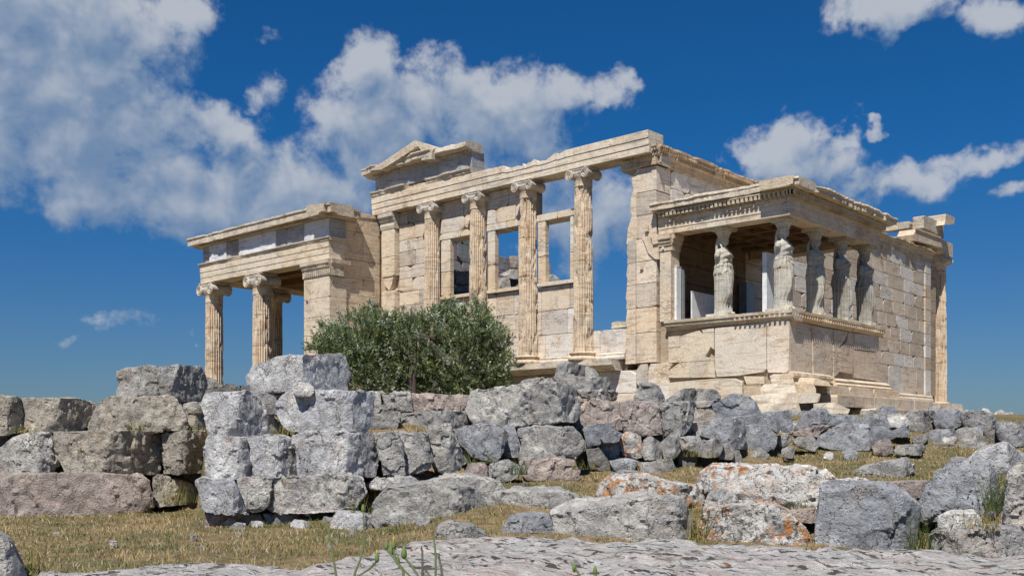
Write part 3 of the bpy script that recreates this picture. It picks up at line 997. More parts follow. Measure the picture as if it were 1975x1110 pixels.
for k, (z0, z1) in enumerate(zip(zz[:-1], zz[1:])):
    m = -1.47 + (0.74 if k % 2 else 1.0)
    nwal.blk('Y', -1.462, m, z0, z1, 10.90, 0.6, rng, (0.97, 0.88, 0.76), 0.04, 0.005)
    nwal.blk('Y', m, -0.02, z0, z1, 10.90, 0.6, rng, (0.99, 0.90, 0.78), 0.07, 0.005)
nwal.box(-1.4, -0.05, 10.99, 11.5, -0.9, 7.95, bk)
nwal.box(-0.045, 0.5, 10.96, 11.5, -0.9, 7.9, bk)
nwal.prism('Y', xz(10.88, [(690, 409), (737, 417), (737, 424), (690, 418)]), 10.88, 11.5, (0.95, 0.87, 0.76))
build('side_wall', nwal, M_WALL, NP)
aa = MB()
NF = [(-0.6, 0), (0.0, 0), (0.0, 0.185), (0.015, 0.19), (0.015, 0.38), (0.03, 0.385), (0.03, 0.575), (-0.6, 0.575)]
for a, b, cc in ((18.42, 15.8, (1, 0.96, 0.89)), (15.79, 13.3, (1, 0.97, 0.92)), (13.29, 10.83, (1, 0.95, 0.86))):
    aa.mould((XN, a, 6.34), (XN, b, 6.34), NF, (-1, 0, 0), 30, 0.0, 3, cc)
aa.box(XN + 0.6, -1.47, 10.832, 11.4, 6.342, 6.915, (0.92, 0.84, 0.76))
aa.box(-1.5, 3.0, 17.1, 18.38, 6.345, 6.9, (0.8, 0.7, 0.6))
build('architrave', aa, M_WALL, NP)
ak = MB()
KP = [(-0.4, 0), (0.03, 0), (0.06, 0.03), (0.06, 0.06), (0.10, 0.09), (0.10, 0.12), (-0.4, 0.12)]
ak.mould((XN, 18.45, 6.918), (XN, 15.2, 6.918), KP, (-1, 0, 0), 40, 0.6, 71, (1.0, 0.95, 0.86), 0.03)
ak.mould((XN, 15.19, 6.918), (XN, 10.74, 6.918), KP, (-1, 0, 0), 60, 0.25, 72, (0.93, 0.91, 0.86))
ak.mould((XN - 0.05, 10.832, 6.918), (-1.44, 10.832, 6.918), KP, (0, -1, 0), 12, 0.2, 73, (0.9, 0.86, 0.8))
build('architrave_crown', ak, M_CORN, NP)
fz = MB()
fr = [(18.35, 17.85, 0.9, 0), (17.85, 16.75, 1.75, 1), (16.75, 16.42, 0.98, 0), (16.42, 15.95, 0.9, 0), (15.95, 13.75, 1.7, 1),
      (13.75, 13.15, 0.85, 0), (13.15, 12.15, 0.98, 0), (12.15, 10.85, 1.75, 1)]
for a, b, k, nw_ in fr:
    fz.blk('X', b, a, 7.04, 7.64, XN + (0.0 if nw_ else 0.05), 0.5, rng, (k, k * 1.0, k * 1.01), 0.0 if nw_ else 0.12, 0.004)
fz.blk('Y', XN + 0.006, -1.47, 7.04, 7.64, 10.835, 0.5, rng, (0.95,) * 3, 0.02, 0.004)
fz.box(XN + 0.1, -1.5, 10.95, 18.3, 7.05, 7.62, (0.6, 0.6, 0.6))
build('frieze', fz, M_FRZ, NP)
cn = MB()
CP = [(-0.6, 0), (0.04, 0), (0.06, 0.06), (0.26, 0.08), (0.31, 0.05), (0.31, 0.23), (0.35, 0.27), (0.35, 0.33), (-0.6, 0.37)]
cn.mould((XN, 18.78, 7.65), (XN, 16.6, 7.65), CP, (-1, 0, 0), 40, 0.42, 81, (0.98, 0.96, 0.93), 0.04)
cn.mould((XN, 16.59, 7.65), (XN, 10.36, 7.65), CP, (-1, 0, 0), 120, 0.2, 85, (0.97, 0.95, 0.92))
cn.mould((XN - 0.44, 10.83, 7.654), (-1.12, 10.83, 7.654), CP, (0, -1, 0), 30, 0.25, 83, (0.86, 0.84, 0.82))
y = 18.3
while y > 10.6:
    cn.box(XN - 0.14, XN, y - 0.075, y, 7.655, 7.70, (0.75, 0.72, 0.68))
    y -= 0.125
build('cornice', cn, M_CORN, NP)
ce = MB()
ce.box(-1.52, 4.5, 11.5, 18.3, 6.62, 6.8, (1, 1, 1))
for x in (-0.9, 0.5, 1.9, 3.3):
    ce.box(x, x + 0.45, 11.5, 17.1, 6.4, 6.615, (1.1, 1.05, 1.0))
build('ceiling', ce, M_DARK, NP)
pl = MB()
pt = on_x(592, 582, XN - 0.012)
pl.tube([(XN - 0.016, pt[1], pt[2]), (XN + 0.003, pt[1], pt[2])], 0.045, 14)
build('number_plate', pl, M_BLUE, NP)

# ================================================================== caryatid porch
CPH = thing('caryatid_porch', 'small flat roofed marble porch carried by statues of women on a high podium', 'porch', (2.6, -1.8, 1.4))
D, WX = -3.67, 5.28
pdm = MB()
pdm.box(0.09, WX - 0.08, D + 0.09, -0.05, 1.2, 3.69, bk)
prng = random.Random(31)


def face_px(mb, pl, face, depth, pts, colr, back=None):
    q = yz(face, pts) if pl == 'X' else xz(face, pts)
    mb.prism(pl, q, face, face + depth, colr)


for pts, colr in (
        ([(1289, 649), (1311, 647), (1311, 668), (1289, 670)], (0.97, 0.92, 0.84)),
        ([(1312, 648), (1330, 642), (1348, 637), (1352, 642), (1377, 640), (1377, 674), (1371, 668), (1360, 687), (1377, 694), (1330, 697), (1290, 699), (1289, 671), (1312, 669)], (1.0, 0.94, 0.84)),
        ([(1353, 636), (1377, 632), (1377, 639), (1356, 641)], (0.96, 0.93, 0.88)),
        ([(1379, 632), (1478, 621), (1478, 711), (1470, 717), (1420, 724), (1383, 726), (1379, 710)], (0.99, 0.97, 0.95)),
        ([(1479.5, 621), (1523, 616.5), (1521, 714), (1515, 718), (1482, 718), (1479.5, 712)], (1.02, 1.0, 0.97)),
        ([(1311, 699), (1377, 695), (1379, 727), (1284, 728), (1292, 712)], (1.0, 0.95, 0.86)),
        ([(1270, 700), (1298, 700), (1284, 720), (1274, 737), (1264, 738)], (0.98, 0.9, 0.78)),
        ([(1273, 739), (1380, 729), (1417, 729), (1432, 735), (1432, 790), (1273, 790)], (1.0, 0.97, 0.90)),
        ([(1434, 725), (1474, 725), (1474, 740), (1440, 741)], (1.0, 0.92, 0.80)),
        ([(1434, 742), (1468, 741), (1467, 790), (1434, 790)], (0.86, 0.76, 0.62))):
    face_px(pdm, 'X', prng.uniform(-0.012, 0.0), 0.3, pts, colr)
for pts, colr in (
        ([(1524.5, 617), (1565, 626), (1566, 722), (1560, 725), (1524.5, 716)], (0.93, 0.87, 0.80)),
        ([(1566.5, 627), (1607, 635), (1606, 660), (1607, 690), (1604, 730), (1570, 726)], (0.92, 0.85, 0.78)),
        ([(1608, 635), (1635, 640), (1630, 655), (1619, 668), (1622, 690), (1620, 715), (1608, 728)], (0.93, 0.88, 0.82)),
        ([(1637, 640), (1646, 642), (1648, 676), (1644, 720), (1622, 716), (1621, 670), (1634, 657)], (0.86, 0.79, 0.72)),
        ([(1648, 642), (1695, 649), (1695, 678), (1648, 673)], (0.90, 0.88, 0.86)),
        ([(1649, 674), (1690, 679), (1692, 720), (1696, 735), (1650, 728), (1645, 700)], (0.92, 0.84, 0.76))):
    face_px(pdm, 'Y', D + prng.uniform(0, 0.012), 0.3, pts, colr)
build('podium', pdm, M_WALL, CPH)
pk = MB()
PPRO = [(-0.4, 0), (0.0, 0), (0.03, 0.05), (0.09, 0.09), (0.10, 0.15), (0.13, 0.17), (0.13, 0.235), (-0.4, 0.235)]
pk.mould((0, -0.28, 3.462), (0, -2.2, 3.462), PPRO, (-1, 0, 0), 30, 0.18, 91, (0.92, 0.90, 0.84))
pk.mould((0, -2.21, 3.462), (0, D - 0.12, 3.462), PPRO, (-1, 0, 0), 30, 0.4, 92, (0.98, 0.94, 0.88))
pk.mould((0.0, D, 3.465), (WX + 0.14, D, 3.465), PPRO, (0, -1, 0), 80, 0.3, 93, (0.95, 0.86, 0.73))
y = -2.3
while y > D:
    pk.lathe(-0.10, y, [(0.005, 3.53), (0.032, 3.545), (0.032, 3.60), (0.005, 3.615)], 8, (1, 0.96, 0.9))
    y -= 0.13
x = 0.05
while x < WX:
    pk.lathe(x, D - 0.10, [(0.005, 3.53), (0.032, 3.545), (0.032, 3.60), (0.005, 3.615)], 8, (1, 0.88, 0.74))
    x += 0.13
build('podium_cornice', pk, M_CORN, CPH)
bm_ = MB()
bm_.mould((2.2, D, 2.0), (5.75, D, 2.0), [(-0.2, 0), (0.16, 0), (0.20, 0.05), (0.12, 0.10), (0.14, 0.15), (0.02, 0.22), (-0.2, 0.22)], (0, -1, 0), 50, 0.25, 95, (0.95, 0.88, 0.78))
bm_.mould((0.02, D, 2.12), (2.1, D, 2.12), [(-0.2, 0), (0.10, 0), (0.15, 0.05), (0.14, 0.12), (0.0, 0.16), (-0.2, 0.16)], (0, -1, 0), 30, 0.5, 96, (0.97, 0.9, 0.8))
x = 1.3
for b in (2.6, 4.1, 5.9):
    bm_.blk('Y', x, b, 1.76, 2.0, D - 0.32, 0.6, prng, (0.95, 0.88, 0.78), 0.1)
    x = b
x = 1.2
for b in (3.4, 4.6, 6.2, 7.6):
    bm_.blk('Y', x, b, 1.46, 1.76, D - 0.62, 0.9, prng, (0.88, 0.82, 0.74), 0.08)
    x = b
x = 2.6
for b in (4.4, 5.6, 7.0, 8.6):
    bm_.blk('Y', x, b, 1.12, 1.455, D - 0.98, 1.2, prng, (0.80, 0.79, 0.76), 0.08)
    x = b
build('steps', bm_, M_WALL, CPH)
pa = MB()
pa.box(0.02, 0.42, -0.40, -0.07, 3.70, 5.50, (1.0, 0.95, 0.88))
pao = build('anta', pa, M_WALL, CPH)
pac = MB()
pac.mould((0.02, -0.03, 5.50), (0.02, -0.44, 5.50), [(-0.4, 0), (0.02, 0), (0.02, 0.12), (0.05, 0.13), (0.05, 0.19), (0.08, 0.2), (0.08, 0.27), (0.12, 0.29), (0.12, 0.41), (-0.4, 0.41)], (-1, 0, 0), 8, 0.05, 5, (0.98, 0.92, 0.83))
pac.mould((0.0, -0.40, 5.503), (0.45, -0.40, 5.503), [(-0.3, 0), (0.02, 0), (0.02, 0.12), (0.05, 0.13), (0.05, 0.19), (0.08, 0.2), (0.08, 0.27), (0.12, 0.29), (0.12, 0.405), (-0.3, 0.405)], (0, -1, 0), 8, 0.05, 6, (0.95, 0.88, 0.78))
build('capital', pac, M_CORN, pao)
wp_ = MB()
q = on_x(1278, 478, -0.03)
wp_.box(-0.03, 0.0, q[1] - 0.03, q[1] + 0.03, q[2] - 0.035, q[2] + 0.035)
build('marker_plate', wp_, M_WHITE, pao)
ar = MB()
for k in range(3):
    z0, z1, o = 5.92 + 0.134 * k, 5.92 + 0.134 * (k + 1) - 0.004, 0.012 * k
    for a, b, cc in ((-0.04, -1.05, (1.0, 0.94, 0.85)), (-1.056, -2.0, (1.0, 0.99, 0.96)), (-2.006, D - o, (0.99, 0.95, 0.90))):
        ar.box(-o, 0.5, b, a, z0, z1, cc)
    for a, b, cc in ((0.5, 2.9, (0.96, 0.90, 0.83)), (2.905, 3.75, (0.99, 0.97, 0.93)), (3.756, WX + o, (0.93, 0.84, 0.75))):
        ar.box(a, b, D - o, D + 0.5, z0, z1, cc)
    ar.box(WX - 0.5, WX + o - 0.002, D + 0.5, -0.04, z0, z1, (0.9, 0.84, 0.76))
for (uu, vv) in ((1294, 432), (1320, 427), (1347, 421), (1401, 412), (1427, 408), (1452, 403), (1479, 398), (1513, 391)):
    p_ = on_x(uu, vv, -0.03)
    ar.tube([(-0.055, p_[1], 6.255), (-0.02, p_[1], 6.255)], 0.052, 12, (1, 0.95, 0.88))
build('architrave', ar, M_WALL, CPH)
dn = MB()
dn.box(-0.06, 0.5, D - 0.06, -0.05, 6.322, 6.345, (0.9, 0.86, 0.8))
dn.box(0.5, WX + 0.06, D - 0.06, D + 0.5, 6.322, 6.345, (0.9, 0.86, 0.8))
dn.box(-0.03, 0.5, D - 0.03, -0.05, 6.345, 6.50, (0.62, 0.56, 0.5))
dn.box(0.5, WX + 0.03, D - 0.03, D + 0.5, 6.345, 6.50, (0.62, 0.56, 0.5))
y = -0.12
while y > D - 0.16:
    dn.box(-0.16, -0.03, y - 0.072, y, 6.35, 6.455, (0.9, 0.87, 0.82))
    y -= 0.118
x = -0.16
while x < WX + 0.1:
    dn.box(x, x + 0.072, D - 0.16, D - 0.03, 6.35, 6.455, (0.9, 0.84, 0.74))
    x += 0.118
dn.box(-0.17, 0.5, D - 0.17, -0.05, 6.457, 6.485, (0.9, 0.86, 0.8))
dn.box(0.5, WX + 0.17, D - 0.17, D + 0.5, 6.457, 6.485, (0.9, 0.84, 0.74))
build('dentil_band', dn, M_CORN, CPH)
co = MB()
co.mould((0, 0.06, 6.50), (0, D - 0.36, 6.50), [(-0.6, 0), (0.12, 0), (0.22, 0.03), (0.27, 0.02), (0.27, 0.13), (0.31, 0.16), (0.29, 0.22), (-0.6, 0.24)], (-1, 0, 0), 90, 0.42, 101, (0.99, 0.97, 0.94), 0.06)
co.mould((-0.34, D, 6.504), (WX + 0.42, D, 6.504), [(-0.6, 0), (0.12, 0), (0.26, 0.03), (0.32, 0.02), (0.32, 0.13), (0.36, 0.17), (0.34, 0.22), (-0.6, 0.24)], (0, -1, 0), 120, 0.62, 104, (0.93, 0.87, 0.77), 0.10)
co.prism('Y', xz(D - 0.15, [(1626, 381), (1648, 385), (1648, 392), (1640, 400), (1624, 394)]), D - 0.15, D + 0.3, (1, 0.97, 0.92))
build('cornice', co, M_CORN, CPH)
rf = MB()
rng2 = random.Random(8)
for x in np.arange(0.05, WX, 1.05):
    rf.box(x, min(x + 1.04, WX), D + 0.1, -0.06, 6.49, 6.70 + rng2.uniform(-0.02, 0.05), (1, 0.98, 0.95))
for k in range(7):
    x = 2.8 + rng2.random() * 2.6
    rf.prism('Y', [(x, 6.66), (x + 0.42, 6.66), (x + 0.38, 6.80 + 0.06 * rng2.random()), (x + 0.1, 6.82)], D - 0.1, D + 0.35, (0.98, 0.95, 0.9))
build('roof', rf, M_CORN, CPH)
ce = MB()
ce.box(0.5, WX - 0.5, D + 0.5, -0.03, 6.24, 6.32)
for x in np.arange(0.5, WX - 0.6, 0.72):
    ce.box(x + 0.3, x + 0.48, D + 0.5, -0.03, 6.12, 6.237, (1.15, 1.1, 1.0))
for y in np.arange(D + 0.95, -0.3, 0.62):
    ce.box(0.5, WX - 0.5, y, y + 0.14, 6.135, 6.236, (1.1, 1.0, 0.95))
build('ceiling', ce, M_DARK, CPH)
fl = MB()
fl.box(0.1, WX - 0.1, D + 0.12, -0.02, 3.69, 3.705, (0.55, 0.5, 0.44))  # floor tint darkened to paint in the shade under the roof
build('floor', fl, M_WALL, CPH)


def caryatid_mesh(seed, bent, armcut):
    """standing draped woman facing -Y; feet at z 0, crown of the head at 1.88"""
    H = 1.88
    st_ = [(0.0, .235, .20), (.012, .245, .215), (.03, .24, .21), (.10, .235, .20), (.22, .238, .20), (.34, .25, .205), (.44, .268, .215), (.50, .272, .215),
           (.535, .268, .205), (.58, .248, .182), (.63, .224, .160), (.67, .226, .165), (.71, .232, .18), (.745, .248, .185), (.77, .256, .168), (.79, .254, .145),
           (.805, .225, .118), (.818, .150, .098), (.83, .085, .080), (.842, .062, .068), (.87, .056, .063), (.90, .056, .063)]
    zs = np.array([a[0] for a in st_])
    A = np.array([a[1] for a in st_])
    B = np.array([a[2] for a in st_])
    NZ, NT_ = 130, 150
    V, F = [], []
    ph = seed * 1.7
    for i in range(NZ + 1):
        t = 0.90 * i / NZ
        a, b = np.interp(t, zs, A), np.interp(t, zs, B)
        for k in range(NT_):
            th = 2 * math.pi * k / NT_
            cx, sy = math.cos(th), math.sin(th)
            p = 2.35
            r = (abs(cx / a) ** p + abs(sy / b) ** p) ** (-1 / p)
            side = cx * bent          # +1 on the bent leg's side
            front = -sy
            # overfold hem: lower at the sides
            hem = 0.50 + 0.055 * front - 0.02 * math.cos(3 * th + ph)
            s = 1 / (1 + math.exp(-(t - hem) / 0.004))
            r += 0.018 * s * (1 if t < 0.70 else max(0, 1 - (t - 0.70) / 0.08))
            belt = 0.62 + 0.02 * front
            r += 0.016 * math.exp(-((t - belt + 0.018) / 0.014) ** 2)
            # pleats of the skirt over the standing leg and round the back
            free = 1 / (1 + math.exp(-(side * 0.9 + front * 0.35 - 0.45) * 9))
            if t < hem:
                w_ = 9.5 * th + 0.9 * math.sin(3 * th + ph) + 0.4 * math.sin(t * 9)
                pl_ = abs(math.sin(w_)) ** 0.7
                fade = min(1, t / 0.02)
                r -= 0.092 * (1 - free * 0.7) * (1 - pl_) * fade
            elif t < 0.80:
                w_ = 8.5 * th + 2.2 * math.sin(2 * th + ph) + 9 * (t - 0.5) * cx
                amp = 0.036 if t < belt else 0.016 * max(0.25, 1 - (t - belt) / 0.16)
                r -= amp * (1 - abs(math.sin(w_)) ** 0.8)
                # catenary folds hanging below the breast
                r += 0.013 * math.sin((t + 0.05 * cx * cx) * 95) * max(0, front) * (1 if t > belt else 0.5)
            x, y = r * cx, r * sy
            # bent knee pressing forward through the cloth
            kd = math.exp(-((t - 0.27) / 0.11) ** 2) * math.exp(-((x - bent * 0.115) / 0.085) ** 2)
            if front > 0:
                y -= 0.085 * kd
            thg = math.exp(-((t - 0.40) / 0.10) ** 2) * math.exp(-((x - bent * 0.12) / 0.10) ** 2)
            if front > 0:
                y -= 0.03 * thg
            # shin falls back below the knee
            if front > 0 and side > 0.1 and t < 0.2:
                y += 0.035 * math.sin(math.pi * t / 0.2)
            for sx in (-1, 1):
                bu = math.exp(-((t - 0.735) / 0.028) ** 2) * math.exp(-((x - sx * 0.105) / 0.062) ** 2)
                if front > 0:
                    y -= 0.034 * bu
            sway = 0.022 * bent * math.exp(-((t - 0.48) / 0.16) ** 2)
            V.append((x - sway, y, t * H))
    for i in range(NZ):
        for k in range(NT_):
            k2 = (k + 1) % NT_
            F.append((i * NT_ + k, i * NT_ + k2, (i + 1) * NT_ + k2, (i + 1) * NT_ + k))
    F.append(tuple(range(NT_))[::-1])
    F.append(tuple(NZ * NT_ + k for k in range(NT_)))
    m = MB()
    m.add(V, F)

    def ball(c, rx, ry, rz, seg=22):
        prof = [(max(0.002, math.sin(math.pi * i / 14)), -math.cos(math.pi * i / 14)) for i in range(15)]
        vs, fs = [], []
        for (r, z) in prof:
            for k in range(seg):
                a = 2 * math.pi * k / seg
                vs.append((c[0] + rx * r * math.cos(a), c[1] + ry * r * math.sin(a), c[2] + rz * z))
        for i in range(14):
            for k in range(seg):
                k2 = (k + 1) % seg
                fs.append((i * seg + k, i * seg + k2, (i + 1) * seg + k2, (i + 1) * seg + k))
        fs.append(tuple(range(seg)))
        fs.append(tuple(14 * seg + k for k in range(seg)))
        m.add(vs, fs)
    hz = H * 0.934
    mark = len(m.v)
    ball((0, 0.005, hz), 0.092, 0.108, 0.128)             # skull
    ball((0, -0.055, hz - 0.045), 0.062, 0.060, 0.082)   # lower face and chin
    ball((0, -0.088, hz - 0.10), 0.026, 0.022, 0.022)    # chin
    m.tube([(0, -0.092, hz + 0.028), (0, -0.108, hz - 0.005), (0, -0.122, hz - 0.032), (0, -0.10, hz - 0.043)], [0.011, 0.013, 0.018, 0.011], 8)  # nose
    m.tube([(-0.026, -0.098, hz - 0.064), (0, -0.109, hz - 0.062), (0.026, -0.098, hz - 0.064)], [0.006, 0.010, 0.006], 6)   # lips
    for sx in (-1, 1):
        m.tube([(sx * 0.014, -0.096, hz + 0.024), (sx * 0.038, -0.094, hz + 0.033), (sx * 0.062, -0.074, hz + 0.022)], 0.0075, 6)   # brow
        ball((sx * 0.034, -0.086, hz + 0.006), 0.014, 0.010, 0.009, 10)   # eye
        ball((sx * 0.084, 0.010, hz - 0.012), 0.013, 0.022, 0.032, 10)   # ear
        # wavy hair over the temples and locks on the shoulders
        m.tube([(0, -0.085, hz + 0.092), (sx * 0.055, -0.075, hz + 0.075), (sx * 0.085, -0.035, hz + 0.04), (sx * 0.092, 0.03, hz + 0.0)], [0.026, 0.030, 0.030, 0.028], 10)
        m.tube([(sx * 0.075, 0.045, hz - 0.01), (sx * 0.085, 0.03, hz - 0.10), (sx * 0.10, -0.02, hz - 0.18), (sx * 0.115, -0.10, hz - 0.27)], [0.022, 0.020, 0.018, 0.012], 10)
    for k in range(5):
        a = -0.06 + 0.03 * k
        m.tube([(a, 0.085, hz + 0.04), (a * 1.1, 0.125, hz - 0.08), (a * 1.0, 0.135, hz - 0.20), (a * 0.7, 0.150, hz - 0.36), (a * 0.5, 0.158, hz - 0.52)], [0.032, 0.033, 0.031, 0.028, 0.018], 10)
    ball((0, 0.03, hz + 0.075), 0.10, 0.105, 0.055)
    m.v[mark:] = [(x * 1.16, 0.01 + (y - 0.01) * 1.14, hz - 0.10 + (z - hz + 0.10) * 1.06) for x, y, z in m.v[mark:]]
    # upper arms, broken off near the elbow
    for sx, cutz in ((-1, armcut[0]), (1, armcut[1])):
        m.tube([(sx * 0.225, 0.0, H * 0.792), (sx * 0.262, 0.0, H * 0.762), (sx * 0.280, 0.004, H * 0.72), (sx * 0.278, 0.004, H * cutz)], [0.055, 0.068, 0.066, 0.058], 14)
    # toes of the free foot under the hem
    m.tube([(bent * 0.12, -0.15, 0.03), (bent * 0.13, -0.27, 0.025)], [0.045, 0.032], 10)
    m.tube([(-bent * 0.10, -0.15, 0.03), (-bent * 0.11, -0.25, 0.025)], [0.045, 0.032], 10)
    me = remesh(m.v, m.f, 0.0105)
    Vv = coords(me)
    N = normals(me)
    d = np.array([mnoise.fractal(Vector(p * 9 + seed), 0.8, 2.1, 4) for p in Vv])
    d2 = np.array([mnoise.fractal(Vector(p * 3 + seed * 2), 0.8, 2.1, 3) for p in Vv])
    Vv = Vv + N * (0.003 * d - 0.006 * np.maximum(0, d2 - 0.25))[:, None]
    me.vertices.foreach_set('co', Vv.astype(np.float32).ravel())
    me.polygons.foreach_set('use_smooth', np.ones(len(me.polygons), bool))
    atr = me.attributes.new('tint', 'FLOAT_COLOR', 'POINT')
    atr.data.foreach_set('color', np.ones(len(me.vertices) * 4, np.float32))
    return me


GC = 'caryatid statues carrying the porch roof'
for i, (cx, cy, sc, lab, bent, ac_, tn) in enumerate((
        (0.36, -1.72, 1.00, 'weathered stone woman at the back left of the porch, beside the white panel', -1, (0.70, 0.66), 0.90),
        (0.42, -3.30, 1.00, 'stone woman on the porch corner nearest the camera, in front of the tall white post', -1, (0.74, 0.68), 0.90),
        (2.05, -3.34, 1.00, 'grey draped stone woman directly to the right of the corner statue', -1, (0.62, 0.62), 0.76),
        (3.55, -3.36, 1.00, 'dark grey stone woman, second from the right end of the porch front', 1, (0.66, 0.62), 0.66),
        (5.00, -3.38, 1.00, 'rightmost stone woman of the porch front, standing against the patched wall', 1, (0.68, 0.64), 0.64))):
    me = caryatid_mesh(i + 1, bent, ac_)
    atr = me.attributes['tint']
    c4 = np.ones((len(me.vertices), 4), np.float32)
    c4[:, :3] = tn
    atr.data.foreach_set('color', c4.ravel())
    T = thing('statue', lab, 'statue', (cx, cy, 3.70), GC)
    b = link('body', me, M_STAT, T)
    b.location = (0, 0, 0.075)
    b.scale = (1.03, 1.0, 1.055)
    pb = MB()
    pb.box(cx - 0.34, cx + 0.34, cy - 0.31, cy + 0.30, 3.708, 3.778, (1.15, 1.12, 1.05))
    build('plinth', pb, M_STAT, T)
    cpm = MB()
    z = 5.69
    cpm.lathe(cx, cy, [(0.13, z - 0.03), (0.142, z + 0.005), (0.145, z + 0.03), (0.155, z + 0.045), (0.172, z + 0.085), (0.195, z + 0.125), (0.205, z + 0.145), (0.20, z + 0.16)], 36,
              (tn * 1.12,) * 3, lambda r, zz_, a: r - 0.012 * abs(math.sin(a * 9)) * (1 if zz_ > z + 0.035 else 0))
    cpm.box(cx - 0.265, cx + 0.265, cy - 0.245, cy + 0.245, z + 0.161, 5.916, (tn * 1.15,) * 3)
    build('capital', cpm, M_STAT, T)

# white panels and posts that close off the porch
for nm, lab, cat, (u0, v0, u1, v1), y, dp, mt in (
        ('panel', 'plain grey white low panel standing on the porch floor behind the left statue', 'panel', (1335, 562, 1378, 617), -0.55, 0.04, M_WHITE),
        ('post', 'tall bright white post behind the corner statue', 'post', (1479, 487, 1494, 600), -1.75, 0.12, M_WHITE),
        ('post', 'narrow white post just inside the left end of the porch', 'post', (1305, 514, 1314, 619), -0.46, 0.10, M_WHITE),
        ('post', 'thin pale metal upright at the left end of the porch, beside the low panel', 'post', (1318, 520, 1321, 619), -0.46, 0.05, M_STEEL),
        ('cabinet', 'grey steel cabinet in the dark back of the porch', 'cabinet', (1440, 545, 1456, 606), -0.30, 0.25, M_STEEL)):
    if v0 == 487:
        y = on_x(u0, v0, 0.70)[1]
    p0, p1 = on_y(u0, v0, y), on_y(u1, v1, y)
    mb = MB()
    zb = 3.706
    mb.box(p0[0], p1[0], y, y + dp, zb + 0.004, p0[2])
    mb.box(p0[0] - 0.01, p1[0] + 0.01, y - 0.008, y + dp + 0.008, zb, zb + 0.03)
    mb.box(p0[0] - 0.006, p1[0] + 0.006, y - 0.006, y + dp + 0.006, p0[2] + 0.002, p0[2] + 0.016)
    o = build(nm, mb, mt, None, ((p0[0] + p1[0]) / 2, y, zb))
    tag(o, lab, cat)

# ================================================================== ground
PROF = [
    (-900, [(0, -.75), (3, -.3), (5.5, .0), (10, -.05), (14, .3), (20, .0), (30, -.6), (60, -2), (300, -9), (2500, -60)]),
    (0, [(0, -.75), (3, -.3), (5.5, .02), (8, -.02), (10.4, -.06), (11.1, -.06), (11.5, .85), (13.5, .98), (16, .8), (22, -.2), (30, -.9), (60, -2.5), (300, -9), (2500, -60)]),
    (385, [(0, -.75), (3, -.3), (5.5, .02), (8, -.02), (10.3, -.05), (11.1, -.05), (11.5, .85), (13.5, 1.0), (16, .8), (22, -.2), (30, -.9), (60, -2.5), (300, -9), (2500, -60)]),
    (395, [(0, -.75), (3, -.3), (5.5, .02), (8.2, -.05), (9.3, -.12), (9.75, -.1), (10.15, .75), (13.5, 1.05), (16, .9), (22, -.1), (30, -.9), (60, -2.5), (300, -9), (2500, -60)]),
    (720, [(0, -.75), (3, -.25), (5.5, .0), (8.3, -.06), (9.2, .0), (9.8, .0), (10.2, .75), (12, .95), (13.5, 1.08), (16, 1.0), (22, .1), (30, -.7), (60, -2.5), (300, -9), (2500, -60)]),
    (800, [(0, -.75), (3, -.2), (5.5, .0), (8.3, .0), (9.5, .12), (10.5, .32), (10.9, .85), (12, .95), (13.5, 1.06), (16, 1.0), (22, .2), (30, -.7), (60, -2.5), (300, -9), (2500, -60)]),
    (880, [(0, -.75), (3, -.2), (5.5, -.08), (6.6, -.06), (8, .05), (10, .22), (11.1, .30), (11.6, .85), (13, 1.02), (15, 1.08), (20, .5), (25, .1), (40, -.8), (300, -9), (2500, -60)]),
    (1100, [(0, -.75), (3, -.2), (5.5, -.1), (6.7, -.05), (8, .08), (10, .24), (11.4, .32), (11.9, .85), (13, 1.02), (15, 1.12), (20, .6), (25, .2), (40, -.7), (300, -9), (2500, -60)]),
    (1300, [(0, -.75), (3, -.2), (5.5, -.1), (6.8, -.04), (8, .12), (10, .29), (12.2, .40), (12.8, .9), (14, 1.1), (17, 1.2), (22, 1.25), (30, 1.2), (60, 0), (300, -9), (2500, -60)]),
    (1520, [(0, -.75), (3, -.2), (5.5, -.12), (6.8, -.05), (8, .14), (9, .24), (12, .38), (13.5, .47), (15, .62), (16, .85), (18, 1.1), (22, 1.25), (40, 1.4), (60, .5), (300, -9), (2500, -60)]),
    (2000, [(0, -.75), (3, -.2), (5.5, -.12), (6.6, -.06), (8, .14), (9, .24), (12, .39), (13.5, .47), (15, .58), (16, .8), (18, 1.12), (25, 1.3), (40, 1.4), (60, .6), (300, -9), (2500, -60)]),
    (3200, [(0, -.75), (3, -.1), (9, .2), (15, .5), (25, 1.1), (40, 1.0), (60, .4), (300, -9), (2500, -60)])]
PU = [p[0] for p in PROF]


def height(x, y, bump=True):
    dx, dy = x - CAM[0], y - CAM[1]
    dep = dx * FW[0] + dy * FW[1]
    lat = dx * RT[0] + dy * RT[1]
    r = math.hypot(dx, dy)
    if dep < 0.35 * r:
        u = -900 if lat < 0 else 3200
        dep = max(dep, 0.35 * r)
    else:
        u = U0 + FPX * lat / max(dep, 1e-3)
    u = min(3199.9, max(-899.9, u))
    i = 0
    while PU[i + 1] < u:
        i += 1
    t = (u - PU[i]) / (PU[i + 1] - PU[i])
    z0 = np.interp(dep, *zip(*PROF[i][1]))
    z1 = np.interp(dep, *zip(*PROF[i + 1][1]))
    z = z0 * (1 - t) + z1 * t
    if bump:
        z += 0.035 * mnoise.fractal(Vector((x * 1.1, y * 1.1, 0)), 0.8, 2.0, 4) * min(1, r / 3)
    return float(z)


